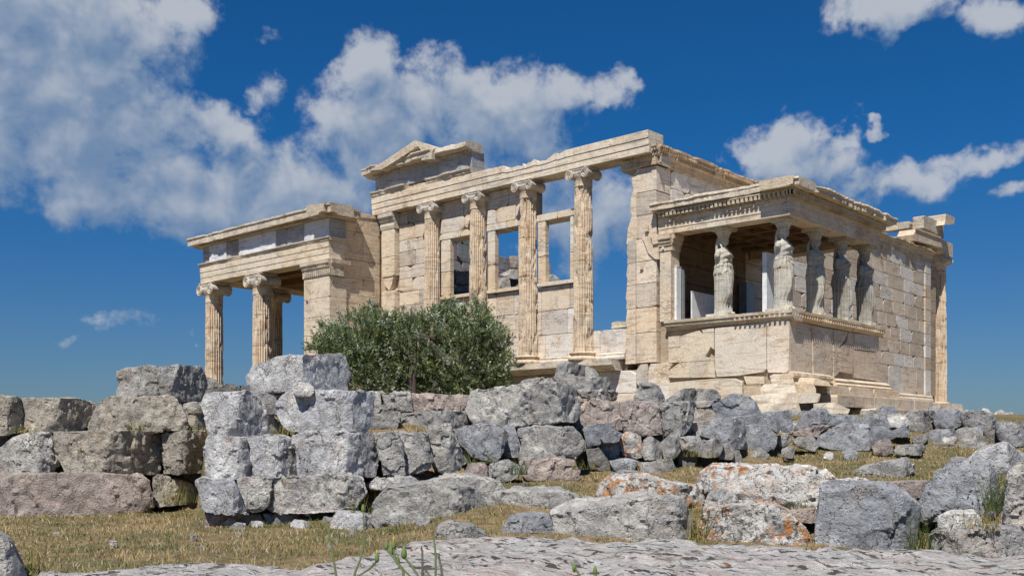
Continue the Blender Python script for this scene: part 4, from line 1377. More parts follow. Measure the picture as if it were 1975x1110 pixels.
angs = sorted(set([round(a, 3) for a in np.arange(-44, 44.01, 0.3)] + [round(a, 3) for a in np.arange(-180, 180, 6.0) if abs(a) > 44]))
radii = [0.4 * 1.0 * (1.06 ** k) for k in range(24)]
radii += list(np.arange(radii[-1] + 0.12, 20, 0.12))
while radii[-1] < 2400:
    radii.append(radii[-1] * 1.09)
gv, gf = [], []
na, nr = len(angs), len(radii)
for r in radii:
    for a in angs:
        aa_ = math.radians(a)
        p = CAM + FW * (r * math.cos(aa_)) + RT * (r * math.sin(aa_))
        gv.append((p[0], p[1], height(p[0], p[1])))
for i in range(nr - 1):
    for k in range(na):
        k2 = (k + 1) % na
        gf.append((i * na + k, i * na + k2, (i + 1) * na + k2, (i + 1) * na + k))
gv.append((CAM[0], CAM[1], -0.75))
for k in range(na):
    gf.append((na * nr, (k + 1) % na, k))
gme = bpy.data.meshes.new('ground')
gme.from_pydata(gv, [], gf)
gme.polygons.foreach_set('use_smooth', np.ones(len(gme.polygons), bool))
tag(link('ground', gme, M_GROUND), kind='structure')

# ================================================================== rubble stones
ZN = {'F': (0, 0, 1.0), 'L1': (0, 660, .2532), 'L2': (0, 830, .2532), 'M3': (360, 660, .2532), 'M4': (360, 830, .2532), 'C5': (700, 680, .2532),
      'D6': (1050, 680, .2532), 'F7': (1475, 730, .2532), 'C8': (800, 830, .3038), 'G1': (1300, 830, .3418), 'Z7': (960, 640, .1523),
      'P7': (1240, 550, .2532), 'Z3': (680, 230, .3038)}
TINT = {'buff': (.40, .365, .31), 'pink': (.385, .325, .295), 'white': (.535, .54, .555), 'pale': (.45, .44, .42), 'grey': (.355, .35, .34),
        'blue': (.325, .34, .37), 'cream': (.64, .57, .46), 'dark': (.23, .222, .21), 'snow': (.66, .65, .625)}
NROCK = [0]


def rock(name, label, cat, zone, pts, d, t, tint, al=0.0, corner=None, sl=None, lean=0.10, rough=1.0, group=None, parent=None, sink=0.0, vox=None, mat=None):
    NROCK[0] += 1
    sd_ = NROCK[0]
    rg = random.Random(sd_ * 17 + 3)
    zx, zy, zs_ = ZN[zone]
    px = [(zx + x * zs_, zy + y * zs_) for x, y in pts]
    mu, mv = sum(p[0] for p in px) / len(px), sum(p[1] for p in px) / len(px)
    px = [(x + 1.9 * (1 if x > mu else -1) * min(1, abs(x - mu) / 6), y + 1.4 * (1 if y > mv else -1) * min(1, abs(y - mv) / 5)) for x, y in px]
    us = [p[0] for p in px]
    u0, u1 = min(us), max(us)
    vb = max(p[1] for p in px)
    vt = min(p[1] for p in px)
    W_ = (u1 - u0) / FPX * d
    Hh = (vb - vt) / FPX * d
    uc = zx + corner * zs_ if corner is not None else u0 + (u1 - u0) * rg.uniform(0.35, 0.65)
    if sl is None:
        fr_ = (uc - u0) / (u1 - u0)
        sl = ((0.40, 1.35) if fr_ > 0.4 else (0.9, 0.12)) if corner is not None else (rg.uniform(0.1, 0.35), rg.uniform(0.15, 0.45))
    vx = vox or min(0.05, max(0.015, d * 0.0022))
    nu = int(min(44, max(7, W_ / 0.045)))
    nv = int(min(20, max(5, Hh / 0.05)))
    ulist = list(np.linspace(u0 + 0.3, u1 - 0.3, nu + 1))

    def span(u):
        lo, hi = 1e9, -1e9
        for (a, b) in zip(px, px[1:] + px[:1]):
            if (a[0] - u) * (b[0] - u) <= 0 and abs(a[0] - b[0]) > 1e-6:
                v = a[1] + (b[1] - a[1]) * (u - a[0]) / (b[0] - a[0])
                lo, hi = min(lo, v), max(hi, v)
        if hi - lo < 1.5:
            m = (hi + lo) / 2
            lo, hi = m - 0.75, m + 0.75
        return lo, hi
    uc_ray = ray((u0 + u1) / 2, V0)
    B = np.array([uc_ray[0], uc_ray[1], 0])
    B /= np.linalg.norm(B)
    fr, bk_ = [], []
    cen = at((u0 + u1) / 2, (vt + vb) / 2, d) + B * t
    for u in ulist:
        lo, hi = span(u)
        for j in range(nv + 1):
            v = lo + (hi - lo) * j / nv
            gdep = sl[0] * max(0, uc - u) / FPX * d + sl[1] * max(0, u - uc) / FPX * d
            dd = d + gdep + lean * (vb - v) / FPX * d
            p = at(u, v, dd)
            if sink and j == nv:
                p[2] -= sink
            fr.append(p)
            q = p + B * max(t * 0.4, t - 0.6 * gdep)
            q = cen + (q - cen) * np.array([0.96, 0.96, 0.97])
            bk_.append(q)
    n1_ = nv + 1
    n = len(fr)
    fc = []
    for i in range(nu):
        for j in range(nv):
            a = i * n1_ + j
            fc.append((a, a + 1, a + n1_ + 1, a + n1_))
            fc.append((n + a, n + a + n1_, n + a + n1_ + 1, n + a + 1))
    for i in range(nu):
        for j in (0, nv):
            a = i * n1_ + j
            fc.append((a, a + n1_, n + a + n1_, n + a))
    for i in (0, nu):
        for j in range(nv):
            a = i * n1_ + j
            fc.append((a, a + 1, n + a + 1, n + a))
    ext = np.ptp(np.array(fr + bk_), axis=0).max()
    dep_ = int(min(6, max(4, math.ceil(math.log2(ext / 0.9 / vx)))))
    me = remesh(fr + bk_, fc, vx, dep_)
    V = coords(me)
    c0 = V.mean(0)
    size = max(W_, Hh, 0.1)
    # fracture planes knock off edges on the visible side
    tocam = -B
    for k in range(rg.randint(9, 13)):
        nn = np.array([rg.gauss(0, 1), rg.gauss(0, 1), rg.gauss(0.1, 0.9)])
        nn /= np.linalg.norm(nn)
        face = k > 3
        nn = nn + tocam * (2.4 if face else 0.7)
        nn /= np.linalg.norm(nn)
        h = (V - c0) @ nn
        cut = h.max() - (rg.uniform(0.01, 0.06) if face else rg.uniform(0.008, 0.05) * rg.random() * 2) * min(size, Hh * 2.0)
        ex = np.maximum(0, h - cut)
        V -= nn * (ex * 0.92)[:, None]
    me.vertices.foreach_set('co', V.astype(np.float32).ravel())
    me.update()
    N = normals(me)
    off = Vector((sd_ * 3.7, sd_ * 1.3, sd_ * 7.1))
    am_ = rough * min(1.0, size / 0.5)
    dsp = np.empty(len(V))
    pitted = 1.0 if rough >= 1 else 0.35
    for i, p in enumerate(V):
        q = Vector(p)
        a = mnoise.fractal(q * 4.0 + off, 0.75, 2.1, 3)
        b = mnoise.fractal(q * 16.0 + off, 0.7, 2.1, 3)
        q1 = q * 3.4 + off + mnoise.noise_vector(q * 5 + off) * 0.22
        c1 = mnoise.voronoi(q1)[1][0]
        q2 = q * 9.5 + off + mnoise.noise_vector(q * 14 + off) * 0.25
        c2 = mnoise.voronoi(q2)[1][0]
        f1 = (q1 - c1).dot(mnoise.noise_vector(c1 * 7.7)) / 3.4
        f2 = (q2 - c2).dot(mnoise.noise_vector(c2 * 7.7)) / 9.5
        pit = max(0.0, mnoise.noise(q * 24 + off) - 0.25)
        dsp[i] = 0.20 * f1 + 0.42 * f2 + 0.010 * a + 0.006 * b - 0.035 * pit * pitted
    V = V + N * (dsp * am_)[:, None]
    base = np.array([V[:, 0].mean(), V[:, 1].mean(), V[:, 2].min()])
    if parent is not None:
        V -= ORI[parent]
    else:
        V -= base
    me.vertices.foreach_set('co', V.astype(np.float32).ravel())
    me.polygons.foreach_set('use_smooth', np.ones(len(me.polygons), bool))
    if mat is not None:
        atr = me.attributes.new('tint', 'FLOAT_COLOR', 'POINT')
        c4 = np.ones((len(me.vertices), 4), np.float32)
        c4[:, :3] = tint
        atr.data.foreach_set('color', c4.ravel())
        me.set_sharp_from_angle(angle=R_(34))
        return link(name, me, mat, parent, None if parent else base)
    me.set_sharp_from_angle(angle=R_(34))
    o = link(name, me, M_ROCK, parent, None if parent else base)
    tv = TINT[tint] if isinstance(tint, str) else tint
    k = rg.uniform(0.93, 1.07)
    o.color = (tv[0] * k, tv[1] * k, tv[2] * k, al)
    tag(o, label, cat, group)
    return o


GL, GB, GM, GS = 'blocks of the left dry wall', 'blocks of the bastion wall', 'stones of the middle rubble bank', 'stones of the right hand slope'
SB_, BO, SL_, PE = ('stone_block', 'stone block'), ('boulder', 'boulder'), ('stone_slab', 'stone slab'), ('pebble', 'small stone')
ROCKS = [
    # ---- left wall
    (SB_, 'buff block cut by the left photo edge, top course of the left wall', 'L1', [(-60, 415), (0, 415), (150, 425), (175, 470), (188, 640), (60, 705), (-60, 710)], 10.7, .6, 'buff', 0, 60, GL),
    (SB_, 'long buff block with dark right end, second in the top course of the left wall', 'L1', [(165, 430), (600, 428), (740, 470), (700, 600), (600, 690), (250, 680), (200, 640), (180, 520)], 10.8, .6, 'buff', .05, 420, GL),
    (SB_, 'buff block with a rusty hollow, right under the topmost block of the left wall', 'L1', [(690, 600), (740, 470), (850, 415), (1330, 415), (1390, 500), (1438, 640), (1400, 675), (690, 668)], 10.8, .6, 'buff', .1, 960, GL),
    (SB_, 'small squared buff block in shade between the left wall and the white bastion', 'L1', [(1400, 505), (1530, 500), (1600, 650), (1440, 665)], 11.2, .5, 'buff', 0, 1480, GL),
    (PE, 'flat pale stone wedged under the topmost block of the left wall', 'L1', [(1375, 470), (1480, 455), (1540, 470), (1530, 505), (1400, 512)], 11.3, .4, 'pale', 0, None, GL),
    (SB_, 'squared pitted grey block standing alone on top of the left wall', 'L1', [(900, 230), (960, 200), (1080, 180), (1300, 178), (1520, 187), (1575, 300), (1570, 400), (1530, 442), (1350, 440), (1210, 412), (900, 408)], 11.0, .7, 'grey', .12, 1225, GL),
    (PE, 'thin flat pale stone lying at the foot of the leftmost fluted column', 'L1', [(1575, 265), (1655, 290), (1640, 312), (1580, 312)], 12.2, .2, 'pale', 0, None, None),
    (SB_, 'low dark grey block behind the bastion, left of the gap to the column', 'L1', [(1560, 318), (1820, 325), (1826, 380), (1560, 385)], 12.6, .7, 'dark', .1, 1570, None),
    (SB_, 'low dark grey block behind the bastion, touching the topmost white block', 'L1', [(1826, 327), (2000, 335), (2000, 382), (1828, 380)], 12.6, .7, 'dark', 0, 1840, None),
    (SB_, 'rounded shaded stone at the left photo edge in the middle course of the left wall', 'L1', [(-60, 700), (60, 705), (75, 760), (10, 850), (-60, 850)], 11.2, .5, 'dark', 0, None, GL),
    (SB_, 'rough light block with sloping ends, leftmost full block of the middle course', 'L1', [(-40, 850), (60, 765), (210, 690), (400, 685), (440, 900), (430, 1005), (20, 1015), (-40, 1015)], 10.5, .6, 'pale', .1, 330, GL),
    (SB_, 'big buff block with a shaded right face in the middle course of the left wall', 'L1', [(410, 690), (800, 680), (1190, 675), (1225, 720), (1240, 850), (1230, 960), (1180, 1000), (830, 1008), (500, 1000), (440, 870)], 10.4, .6, 'buff', .1, 870, GL),
    (SB_, 'broken buff block half in shadow, last of the middle course before the bastion', 'L1', [(1225, 690), (1400, 682), (1590, 680), (1600, 990), (1250, 998), (1240, 820)], 10.8, .6, 'buff', .05, 1390, GL),
    (SB_, 'long pink block with a coarse hammered face in the bottom course of the left wall', 'L2', [(-80, 350), (300, 340), (800, 335), (1140, 360), (1180, 580), (980, 625), (660, 670), (70, 700), (-80, 700)], 10.1, .6, 'pink', .05, 70, GL),
    (SB_, 'shaded buff stone in the recess at the right end of the bottom course', 'L2', [(1150, 355), (1220, 320), (1310, 375), (1420, 390), (1510, 440), (1490, 545), (1190, 580), (1160, 400)], 10.8, .5, 'buff', 0, 1300, GL),
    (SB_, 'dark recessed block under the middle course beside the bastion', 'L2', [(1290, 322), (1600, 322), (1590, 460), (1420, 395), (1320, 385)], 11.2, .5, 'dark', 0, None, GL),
    (BO, 'lichen spotted boulder cut by the lower left photo corner', 'L2', [(-60, 815), (20, 825), (70, 860), (105, 920), (190, 1080), (195, 1130), (-60, 1130)], 4.9, .5, 'grey', .45, 60, None),
    # ---- bastion
    (SB_, 'big white block lying on top of the bastion, higher than the blocks around it', 'M3', [(462, 270), (470, 178), (560, 165), (700, 110), (840, 92), (1000, 98), (1120, 90), (1190, 85), (1230, 170), (1240, 260), (1220, 367), (700, 375), (480, 362)], 9.7, .7, 'white', .05, 860, GB),
    (PE, 'small cream stone leaning on the front of the topmost white block', 'M3', [(810, 322), (880, 303), (945, 318), (962, 335), (950, 362), (830, 364)], 9.45, .16, 'snow', 0, None, None),
    (SB_, 'jagged white block with a triangular face at the left end of the second bastion course', 'M3', [(105, 490), (120, 395), (270, 380), (385, 385), (420, 365), (480, 372), (540, 430), (620, 520), (735, 625), (720, 690), (620, 705), (250, 720), (180, 712), (160, 600)], 9.4, .6, 'white', .05, 370, GB),
    (SB_, 'grey shaded block set back between the two front blocks of the second bastion course', 'M3', [(490, 378), (690, 380), (694, 545), (600, 545), (520, 440)], 9.8, .5, 'grey', 0, None, GB),
    (SB_, 'white block with a wide shaded right end in the second bastion course', 'M3', [(686, 540), (688, 390), (790, 366), (1100, 370), (1435, 383), (1410, 560), (1385, 692), (1250, 668), (790, 672), (740, 640)], 9.4, .7, 'white', .05, 1200, GB),
    (SB_, 'white pitted block at the left corner of the third bastion course', 'M3', [(125, 870), (155, 722), (440, 722), (490, 880), (515, 1020), (320, 1045), (160, 1032)], 9.3, .6, 'white', 0, 400, GB),
    (SB_, 'bluish white block with two holes, second in the third bastion course', 'M3', [(455, 725), (680, 703), (810, 730), (838, 1015), (620, 1030), (525, 1012), (500, 900)], 9.35, .6, 'white', 0, 700, GB),
    (SB_, 'broad grey white block with a rust stain, centre of the third bastion course', 'M3', [(830, 900), (815, 720), (900, 672), (1040, 680), (1200, 672), (1430, 700), (1470, 800), (1466, 1012), (1300, 1022), (850, 1012)], 9.25, .7, 'white', .05, 1150, GB),
    (SB_, 'rough grey block right of the rust stained block in the third course', 'M3', [(1440, 692), (1618, 690), (1640, 900), (1640, 960), (1660, 1005), (1480, 1005), (1472, 800)], 9.6, .6, 'grey', .15, None, GB),
    (SB_, 'rough brownish grey block ending the third bastion course', 'M3', [(1622, 690), (1830, 692), (1870, 900), (1850, 960), (1740, 1002), (1655, 980), (1632, 800)], 9.7, .6, 'grey', .15, 1800, GB),
    (BO, 'tall leaning grey stone right after the third bastion course', 'C5', [(500, 600), (560, 590), (640, 595), (700, 650), (790, 830), (725, 890), (620, 920), (540, 870), (518, 720)], 10.1, .6, 'grey', .1, 640, GM),
    (SB_, 'smooth rounded white block at the left end of the fourth bastion course', 'M4', [(80, 400), (120, 367), (380, 377), (390, 480), (470, 632), (330, 637), (180, 622), (100, 590)], 9.1, .6, 'white', 0, 370, GB),
    (SB_, 'narrow grey white block second in the fourth bastion course', 'M4', [(385, 367), (560, 350), (652, 380), (625, 500), (605, 600), (500, 632), (470, 600), (392, 480)], 9.25, .6, 'pale', .05, None, GB),
    (SB_, 'block with dark lichen and pinkish patches in the fourth bastion course', 'M4', [(622, 590), (640, 510), (660, 378), (800, 350), (1100, 340), (1250, 345), (1332, 380), (1362, 470), (1290, 580), (1150, 612), (880, 635), (680, 632)], 9.05, .6, 'pale', .55, 1250, GB),
    (SB_, 'low stained white block at the left foot of the bastion', 'M4', [(135, 650), (335, 637), (342, 730), (250, 775), (130, 785)], 9.35, .5, 'pink', 0, None, GB),
    (SB_, 'low rough pinkish block second at the foot of the bastion', 'M4', [(337, 645), (470, 640), (585, 650), (590, 735), (350, 750)], 9.35, .5, 'pink', 0, None, GB),
    (SB_, 'low shaded block third at the foot of the bastion', 'M4', [(592, 640), (850, 635), (845, 745), (720, 750), (600, 715)], 9.4, .5, 'grey', 0, None, GB),
    (SB_, 'low block in deep shade right of centre at the foot of the bastion', 'M4', [(852, 640), (1110, 630), (1110, 775), (880, 775)], 9.5, .5, 'grey', 0, None, GB),
    (BO, 'round bluish white boulder lying in the grass below the right end of the bastion', 'M4', [(1105, 700), (1150, 640), (1210, 620), (1280, 640), (1330, 642), (1500, 690), (1420, 790), (1330, 872), (1170, 842), (1112, 765)], 8.6, .5, 'white', 0, 1330, None),
    (PE, 'small grey stone in the grass below the left foot of the bastion', 'M4', [(395, 865), (430, 848), (470, 862), (440, 882), (400, 880)], 7.6, .12, 'pale', 0, None, None),
    (PE, 'pale flat stone half buried in dry grass under the dark block of the bastion', 'M4', [(700, 790), (790, 765), (810, 785), (720, 820)], 8.7, .2, 'pale', 0, None, None),
    (PE, 'tiny dark stone in the grass at the left foot of the bastion', 'M4', [(140, 800), (190, 790), (240, 800), (235, 825), (150, 828)], 8.6, .15, 'grey', 0, None, None),
    # ---- stones in front, centre
    (SL_, 'flat white slab sloping behind the large grey block in the centre', 'M4', [(1370, 410), (1450, 370), (1560, 350), (1700, 350), (1770, 390), (1640, 412), (1560, 440), (1400, 450)], 9.6, .5, 'snow', .2, None, GM),
    (SB_, 'large grey block with a jutting right end in the centre foreground', 'F', [(716, 990), (726, 965), (745, 940), (790, 935), (850, 933), (920, 944), (936, 970), (925, 1002), (880, 1022), (840, 1032), (800, 1047), (775, 1032), (735, 1012)], 8.4, .7, 'grey', .1, 880, None),
    (PE, 'pale chunk leaning on the front of the large grey centre block', 'M4', [(1740, 740), (1765, 672), (1850, 672), (1832, 740), (1775, 835), (1735, 830)], 8.1, .25, 'pale', 0, None, None),
    (SL_, 'speckled flat white rock behind the large grey block', 'C8', [(40, 342), (200, 300), (330, 297), (450, 318), (545, 345), (572, 380), (440, 410), (200, 380)], 9.3, 1.0, 'pale', .4, None, None),
    (SB_, 'smooth grey rounded block lying right of the large grey centre block', 'C8', [(440, 450), (520, 400), (640, 386), (860, 385), (960, 395), (1040, 440), (1000, 480), (880, 520), (860, 550), (650, 567), (500, 588), (450, 545)], 8.6, .7, 'grey', .1, 960, None),
    (BO, 'low grey hump with a knob on top, below the large grey centre block', 'C8', [(130, 650), (205, 592), (240, 588), (265, 605), (380, 620), (500, 682), (300, 695), (130, 695)], 7.3, .4, 'grey', .1, None, None),
    (BO, 'bluish grey boulder leaning against the long pale block', 'C8', [(505, 705), (580, 602), (640, 557), (760, 545), (890, 552), (895, 710)], 7.4, .5, 'blue', .05, None, None),
    (SB_, 'long pale block with a broken dark right end, widest stone of the centre foreground', 'C8', [(870, 520), (1000, 465), (1300, 440), (1640, 415), (1690, 440), (1730, 520), (1780, 600), (1770, 705), (1640, 728), (1300, 710), (890, 705), (880, 600)], 7.1, .8, 'pale', .22, 1630, None),
    (BO, 'block thickly covered in orange lichen behind the long pale block', 'C8', [(1130, 440), (1160, 380), (1200, 312), (1280, 296), (1500, 312), (1640, 347), (1800, 372), (1855, 378), (1810, 490), (1740, 530), (1680, 435), (1200, 440)], 8.3, .8, 'pale', .95, 1700, None),
    (BO, 'low smooth grey hump in the grass behind the orange lichen block', 'C8', [(1230, 292), (1330, 265), (1450, 273), (1530, 312), (1300, 300)], 9.8, .6, 'blue', 0, None, None),
    # ---- middle tier
    (SB_, 'narrow pale block end showing right of the shaded bastion block', 'C5', [(85, 300), (128, 298), (133, 400), (88, 402)], 12.2, .5, 'pale', 0, None, GM),
    (SB_, 'pale cracked block below the olive tree, left of the hammered one', 'C5', [(135, 300), (350, 308), (368, 360), (378, 440), (290, 440), (262, 400), (140, 395)], 12.1, .6, 'pale', 0, None, GM),
    (SB_, 'long hammered pinkish block below the olive tree', 'C5', [(372, 310), (620, 320), (815, 335), (815, 442), (500, 447), (380, 442)], 12.1, .6, 'pink', 0, None, GM),
    (SB_, 'squared block with a smooth band above a chiselled face, beside the bastion', 'C5', [(82, 407), (266, 405), (280, 460), (270, 605), (30, 608)], 11.0, .6, 'grey', .05, None, GM),
    (SB_, 'long rough layered block below the hammered pinkish block', 'C5', [(275, 475), (450, 457), (700, 445), (810, 460), (850, 540), (800, 590), (500, 605), (268, 608)], 11.4, .6, 'grey', .2, 600, GM),
    (SB_, 'very large pale block with a dark streaked right end, centre of the middle bank', 'C5', [(788, 450), (795, 310), (830, 286), (1130, 256), (1190, 246), (1480, 232), (1570, 240), (1640, 330), (1650, 460), (1630, 522), (1460, 532), (1150, 557), (1050, 552), (850, 552)], 11.2, .9, 'pale', .35, 1440, GM),
    (SB_, 'rough pinkish block right behind the very large pale block', 'D6', [(245, 480), (255, 355), (420, 360), (572, 375), (582, 580), (400, 575), (215, 572)], 12.0, .7, 'pink', .1, None, GM),
    (SB_, 'dark pitted block in the middle of the upper bank, below the pointed boulder', 'D6', [(575, 378), (720, 376), (885, 387), (892, 622), (690, 632), (584, 595)], 12.1, .7, 'pink', .25, 600, GM),
    (SB_, 'pitted block with an overhanging underside, right end of the upper bank', 'D6', [(887, 387), (1050, 375), (1150, 380), (1130, 480), (1110, 562), (1050, 632), (900, 627)], 12.2, .7, 'grey', .15, 1040, GM),
    (BO, 'smooth bluish boulder tapering down to a point below the very large pale block', 'C5', [(690, 592), (800, 560), (900, 545), (1020, 550), (1095, 620), (1090, 700), (1040, 790), (980, 832), (850, 792), (745, 690)], 10.7, .6, 'blue', .1, 1030, GM),
    (BO, 'upright blue grey stone wedged behind the tapering bluish boulder', 'C5', [(1060, 562), (1155, 562), (1172, 650), (1185, 790), (1100, 795), (1060, 745), (1100, 640)], 11.1, .5, 'blue', 0, None, GM),
    (BO, 'big rounded grey boulder with wavy ridges under the very large pale block', 'C5', [(1185, 585), (1300, 555), (1500, 577), (1600, 570), (1680, 650), (1692, 705), (1630, 792), (1500, 805), (1400, 735), (1200, 722)], 10.9, .7, 'grey', .1, 1600, GM),
    (BO, 'pale chunk under the rounded boulder with wavy ridges', 'C5', [(1195, 722), (1350, 738), (1495, 812), (1330, 822), (1195, 805)], 10.8, .4, 'pale', 0, None, GM),
    (BO, 'small pink stone at the foot of the bank, beside the grass', 'C5', [(780, 905), (790, 850), (910, 840), (942, 880), (942, 972), (830, 962)], 10.3, .4, 'pink', 0, None, GM),
    (BO, 'mottled grey stone between the small pink stone and the pinkish block', 'C5', [(945, 950), (950, 870), (1100, 825), (1200, 882), (1160, 962), (1000, 990)], 10.4, .4, 'grey', .3, None, GM),
    (SB_, 'pinkish grey flat topped block at the edge of the grass', 'C5', [(1197, 900), (1195, 832), (1350, 815), (1500, 815), (1610, 830), (1645, 900), (1645, 950), (1560, 980), (1260, 968)], 10.5, .6, 'pink', .1, None, GM),
    (BO, 'overhanging bluish grey stone right of the wavy boulder', 'D6', [(300, 590), (320, 560), (490, 540), (512, 590), (430, 692), (340, 727), (310, 675)], 11.4, .6, 'blue', 0, None, GM),
    (BO, 'small bluish stone on the right shoulder of the overhanging grey stone', 'D6', [(435, 650), (520, 588), (582, 620), (555, 672), (450, 682)], 11.3, .35, 'blue', .05, None, GM),
    (BO, 'shaded triangular stone in the hollow under the overhanging grey stone', 'D6', [(405, 695), (450, 685), (590, 690), (562, 802), (500, 812), (430, 755)], 11.6, .4, 'grey', 0, None, GM),
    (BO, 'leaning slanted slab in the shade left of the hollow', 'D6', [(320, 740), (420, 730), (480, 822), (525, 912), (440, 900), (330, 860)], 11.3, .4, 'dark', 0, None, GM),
    (BO, 'black speckled round stone under the dark pitted block', 'D6', [(575, 640), (650, 600), (742, 650), (755, 782), (700, 802), (590, 775)], 11.6, .5, 'grey', .8, None, GM),
    (BO, 'pale egg shaped stone under the dark pitted block', 'D6', [(745, 690), (800, 640), (870, 680), (897, 752), (862, 812), (760, 812), (743, 760)], 11.5, .45, 'pale', 0, 820, GM),
    (BO, 'upright fractured stone between the egg shaped stone and its right neighbour', 'D6', [(890, 692), (950, 640), (1027, 635), (1033, 742), (980, 805), (895, 800)], 11.7, .45, 'grey', 0, 990, GM),
    (BO, 'light angular stone under the overhanging right end of the upper bank', 'D6', [(1028, 650), (1100, 640), (1190, 640), (1202, 702), (1150, 748), (1045, 742)], 11.9, .45, 'pale', 0, None, GM),
    (BO, 'angular grey boulder with a shaded hollow beneath, at the right foot of the bank', 'D6', [(1150, 742), (1190, 682), (1300, 660), (1362, 702), (1350, 772), (1250, 797), (1160, 772)], 11.7, .5, 'grey', .05, 1260, GM),
    (BO, 'large bluish grey boulder at the right end of the middle bank', 'D6', [(1185, 630), (1300, 507), (1480, 505), (1530, 580), (1542, 722), (1450, 732), (1350, 702), (1290, 655)], 12.2, .7, 'blue', .05, 1440, GM),
    (SB_, 'squarish blue grey block right of the large bluish boulder', 'D6', [(1530, 557), (1600, 550), (1700, 560), (1772, 640), (1760, 722), (1680, 747), (1560, 742), (1542, 620)], 12.8, .6, 'blue', .05, 1600, GM),
    (SL_, 'long blue grey slab slanting below the blue block', 'D6', [(1300, 512), (1500, 490), (1750, 455), (1802, 560), (1785, 612), (1700, 562), (1520, 552), (1400, 530)], 13.2, .7, 'blue', .05, 1740, GM),
    (BO, 'grey rough stone right of the long slanting slab', 'D6', [(1755, 458), (1850, 440), (1887, 540), (1872, 602), (1810, 595)], 13.8, .6, 'blue', 0, None, GM),
    (SB_, 'blue block with a pointed top standing before the foot of the temple', 'D6', [(1268, 440), (1272, 370), (1350, 365), (1420, 322), (1530, 325), (1602, 370), (1645, 465), (1550, 487), (1310, 502)], 13.5, .7, 'blue', .05, 1590, GM),
    (SB_, 'cream pitted block wedged left of the blue block with a pointed top', 'D6', [(1125, 435), (1260, 420), (1308, 500), (1290, 522), (1125, 522)], 13.6, .6, 'buff', .1, None, GM),
    (SB_, 'cream block below the pitted one, right of the upper bank', 'D6', [(1110, 540), (1145, 525), (1290, 520), (1205, 622), (1095, 635)], 13.3, .6, 'buff', 0, None, GM),
    (BO, 'low grey stone at the foot of the bank under the speckled stone', 'D6', [(500, 830), (620, 808), (705, 832), (695, 892), (560, 915), (508, 865)], 11.2, .4, 'blue', .1, None, GM),
    (PE, 'flat speckled stone lying in front of the egg shaped stone', 'D6', [(738, 842), (870, 833), (887, 882), (770, 895)], 11.0, .35, 'pale', .3, None, GM),
    (PE, 'grey stone at the grass edge under the upright fractured stone', 'D6', [(860, 822), (980, 813), (987, 872), (890, 884)], 11.1, .35, 'grey', 0, None, GM),
    (BO, 'grey stone under the right side of the large bluish boulder', 'D6', [(1335, 705), (1400, 690), (1442, 762), (1422, 815), (1335, 805)], 12.0, .4, 'grey', 0, None, GM),
    (PE, 'two-faced small grey stone in the shade right of the bank foot', 'D6', [(1438, 745), (1480, 748), (1503, 802), (1440, 820)], 12.1, .3, 'grey', 0, None, GM),
    (PE, 'shaded brown stone in the gap under the light angular stone', 'D6', [(1025, 745), (1120, 748), (1158, 802), (1145, 835), (1025, 825)], 12.0, .35, 'dark', 0, None, GM),
    (PE, 'small pointed grey stone alone in the grass right of the bank', 'D6', [(1812, 740), (1860, 713), (1897, 730), (1882, 768), (1830, 765)], 12.6, .25, 'grey', 0, None, None),
    (PE, 'low earthy stone in the grass below the squarish blue grey block', 'D6', [(1570, 760), (1640, 725), (1705, 772), (1580, 788)], 12.5, .3, 'grey', 0, None, None),
    # ---- blocks before the temple foot
    (SB_, 'carved grey block with a rectangular slot standing below the third column', 'Z7', [(725, 572), (760, 420), (830, 395), (1030, 405), (1040, 440), (1040, 572)], 14.6, .5, 'grey', .1, 860, None),
    (SB_, 'rounded grey block end right of the rectangular slot', 'Z7', [(1118, 572), (1120, 440), (1150, 445), (1230, 480), (1280, 572)], 14.6, .4, 'grey', .05, None, None),
    (SB_, 'small shaded block closing the back of the rectangular slot', 'Z7', [(1030, 572), (1030, 415), (1125, 425), (1125, 572)], 14.9, .4, 'dark', 0, None, None),
    (SL_, 'long flat grey slab carrying the slotted block', 'Z7', [(265, 672), (300, 618), (560, 592), (940, 570), (1370, 590), (1412, 645), (1402, 737), (1180, 742), (900, 740)], 14.2, .7, 'grey', .1, 1180, None),
    (SL_, 'thick slab with a dark rough right end under the long flat slab', 'Z7', [(1020, 740), (1240, 735), (1490, 750), (1503, 780), (1500, 845), (1250, 860), (1040, 800)], 13.8, .6, 'pale', .1, 1245, None),
    (BO, 'pointed grey boulder standing on the upper bank before the temple', 'D6', [(678, 365), (720, 270), (782, 225), (850, 240), (902, 310), (908, 352), (880, 380), (780, 393)], 13.2, .5, 'grey', .1, 860, None),
    (BO, 'broken grey lump left of the small framed block', 'D6', [(915, 375), (940, 350), (1040, 290), (1080, 278), (1140, 275), (1165, 300), (1165, 372), (1090, 383)], 14.2, .5, 'grey', 0, 1030, None),
    (SB_, 'small framed block with a sunk dark panel, before the temple foot', 'D6', [(1165, 366), (1165, 277), (1300, 280), (1337, 330), (1332, 366)], 14.3, .4, 'grey', 0, None, None),
    (SL_, 'flat broken slab under the small framed block', 'D6', [(1148, 368), (1270, 368), (1268, 405), (1170, 418)], 13.6, .4, 'pale', .1, None, None),
    # ---- right-hand slope
    (BO, 'grey boulder with a rust brown patch just below the porch steps', 'F7', [(225, 385), (300, 270), (350, 248), (420, 245), (525, 290), (470, 350), (400, 372)], 15.2, .7, 'blue', .1, 420, GS),
    (BO, 'low grey boulder right of the one with the rust brown patch', 'F7', [(460, 357), (580, 280), (700, 300), (733, 348), (600, 345)], 15.0, .6, 'blue', .05, None, GS),
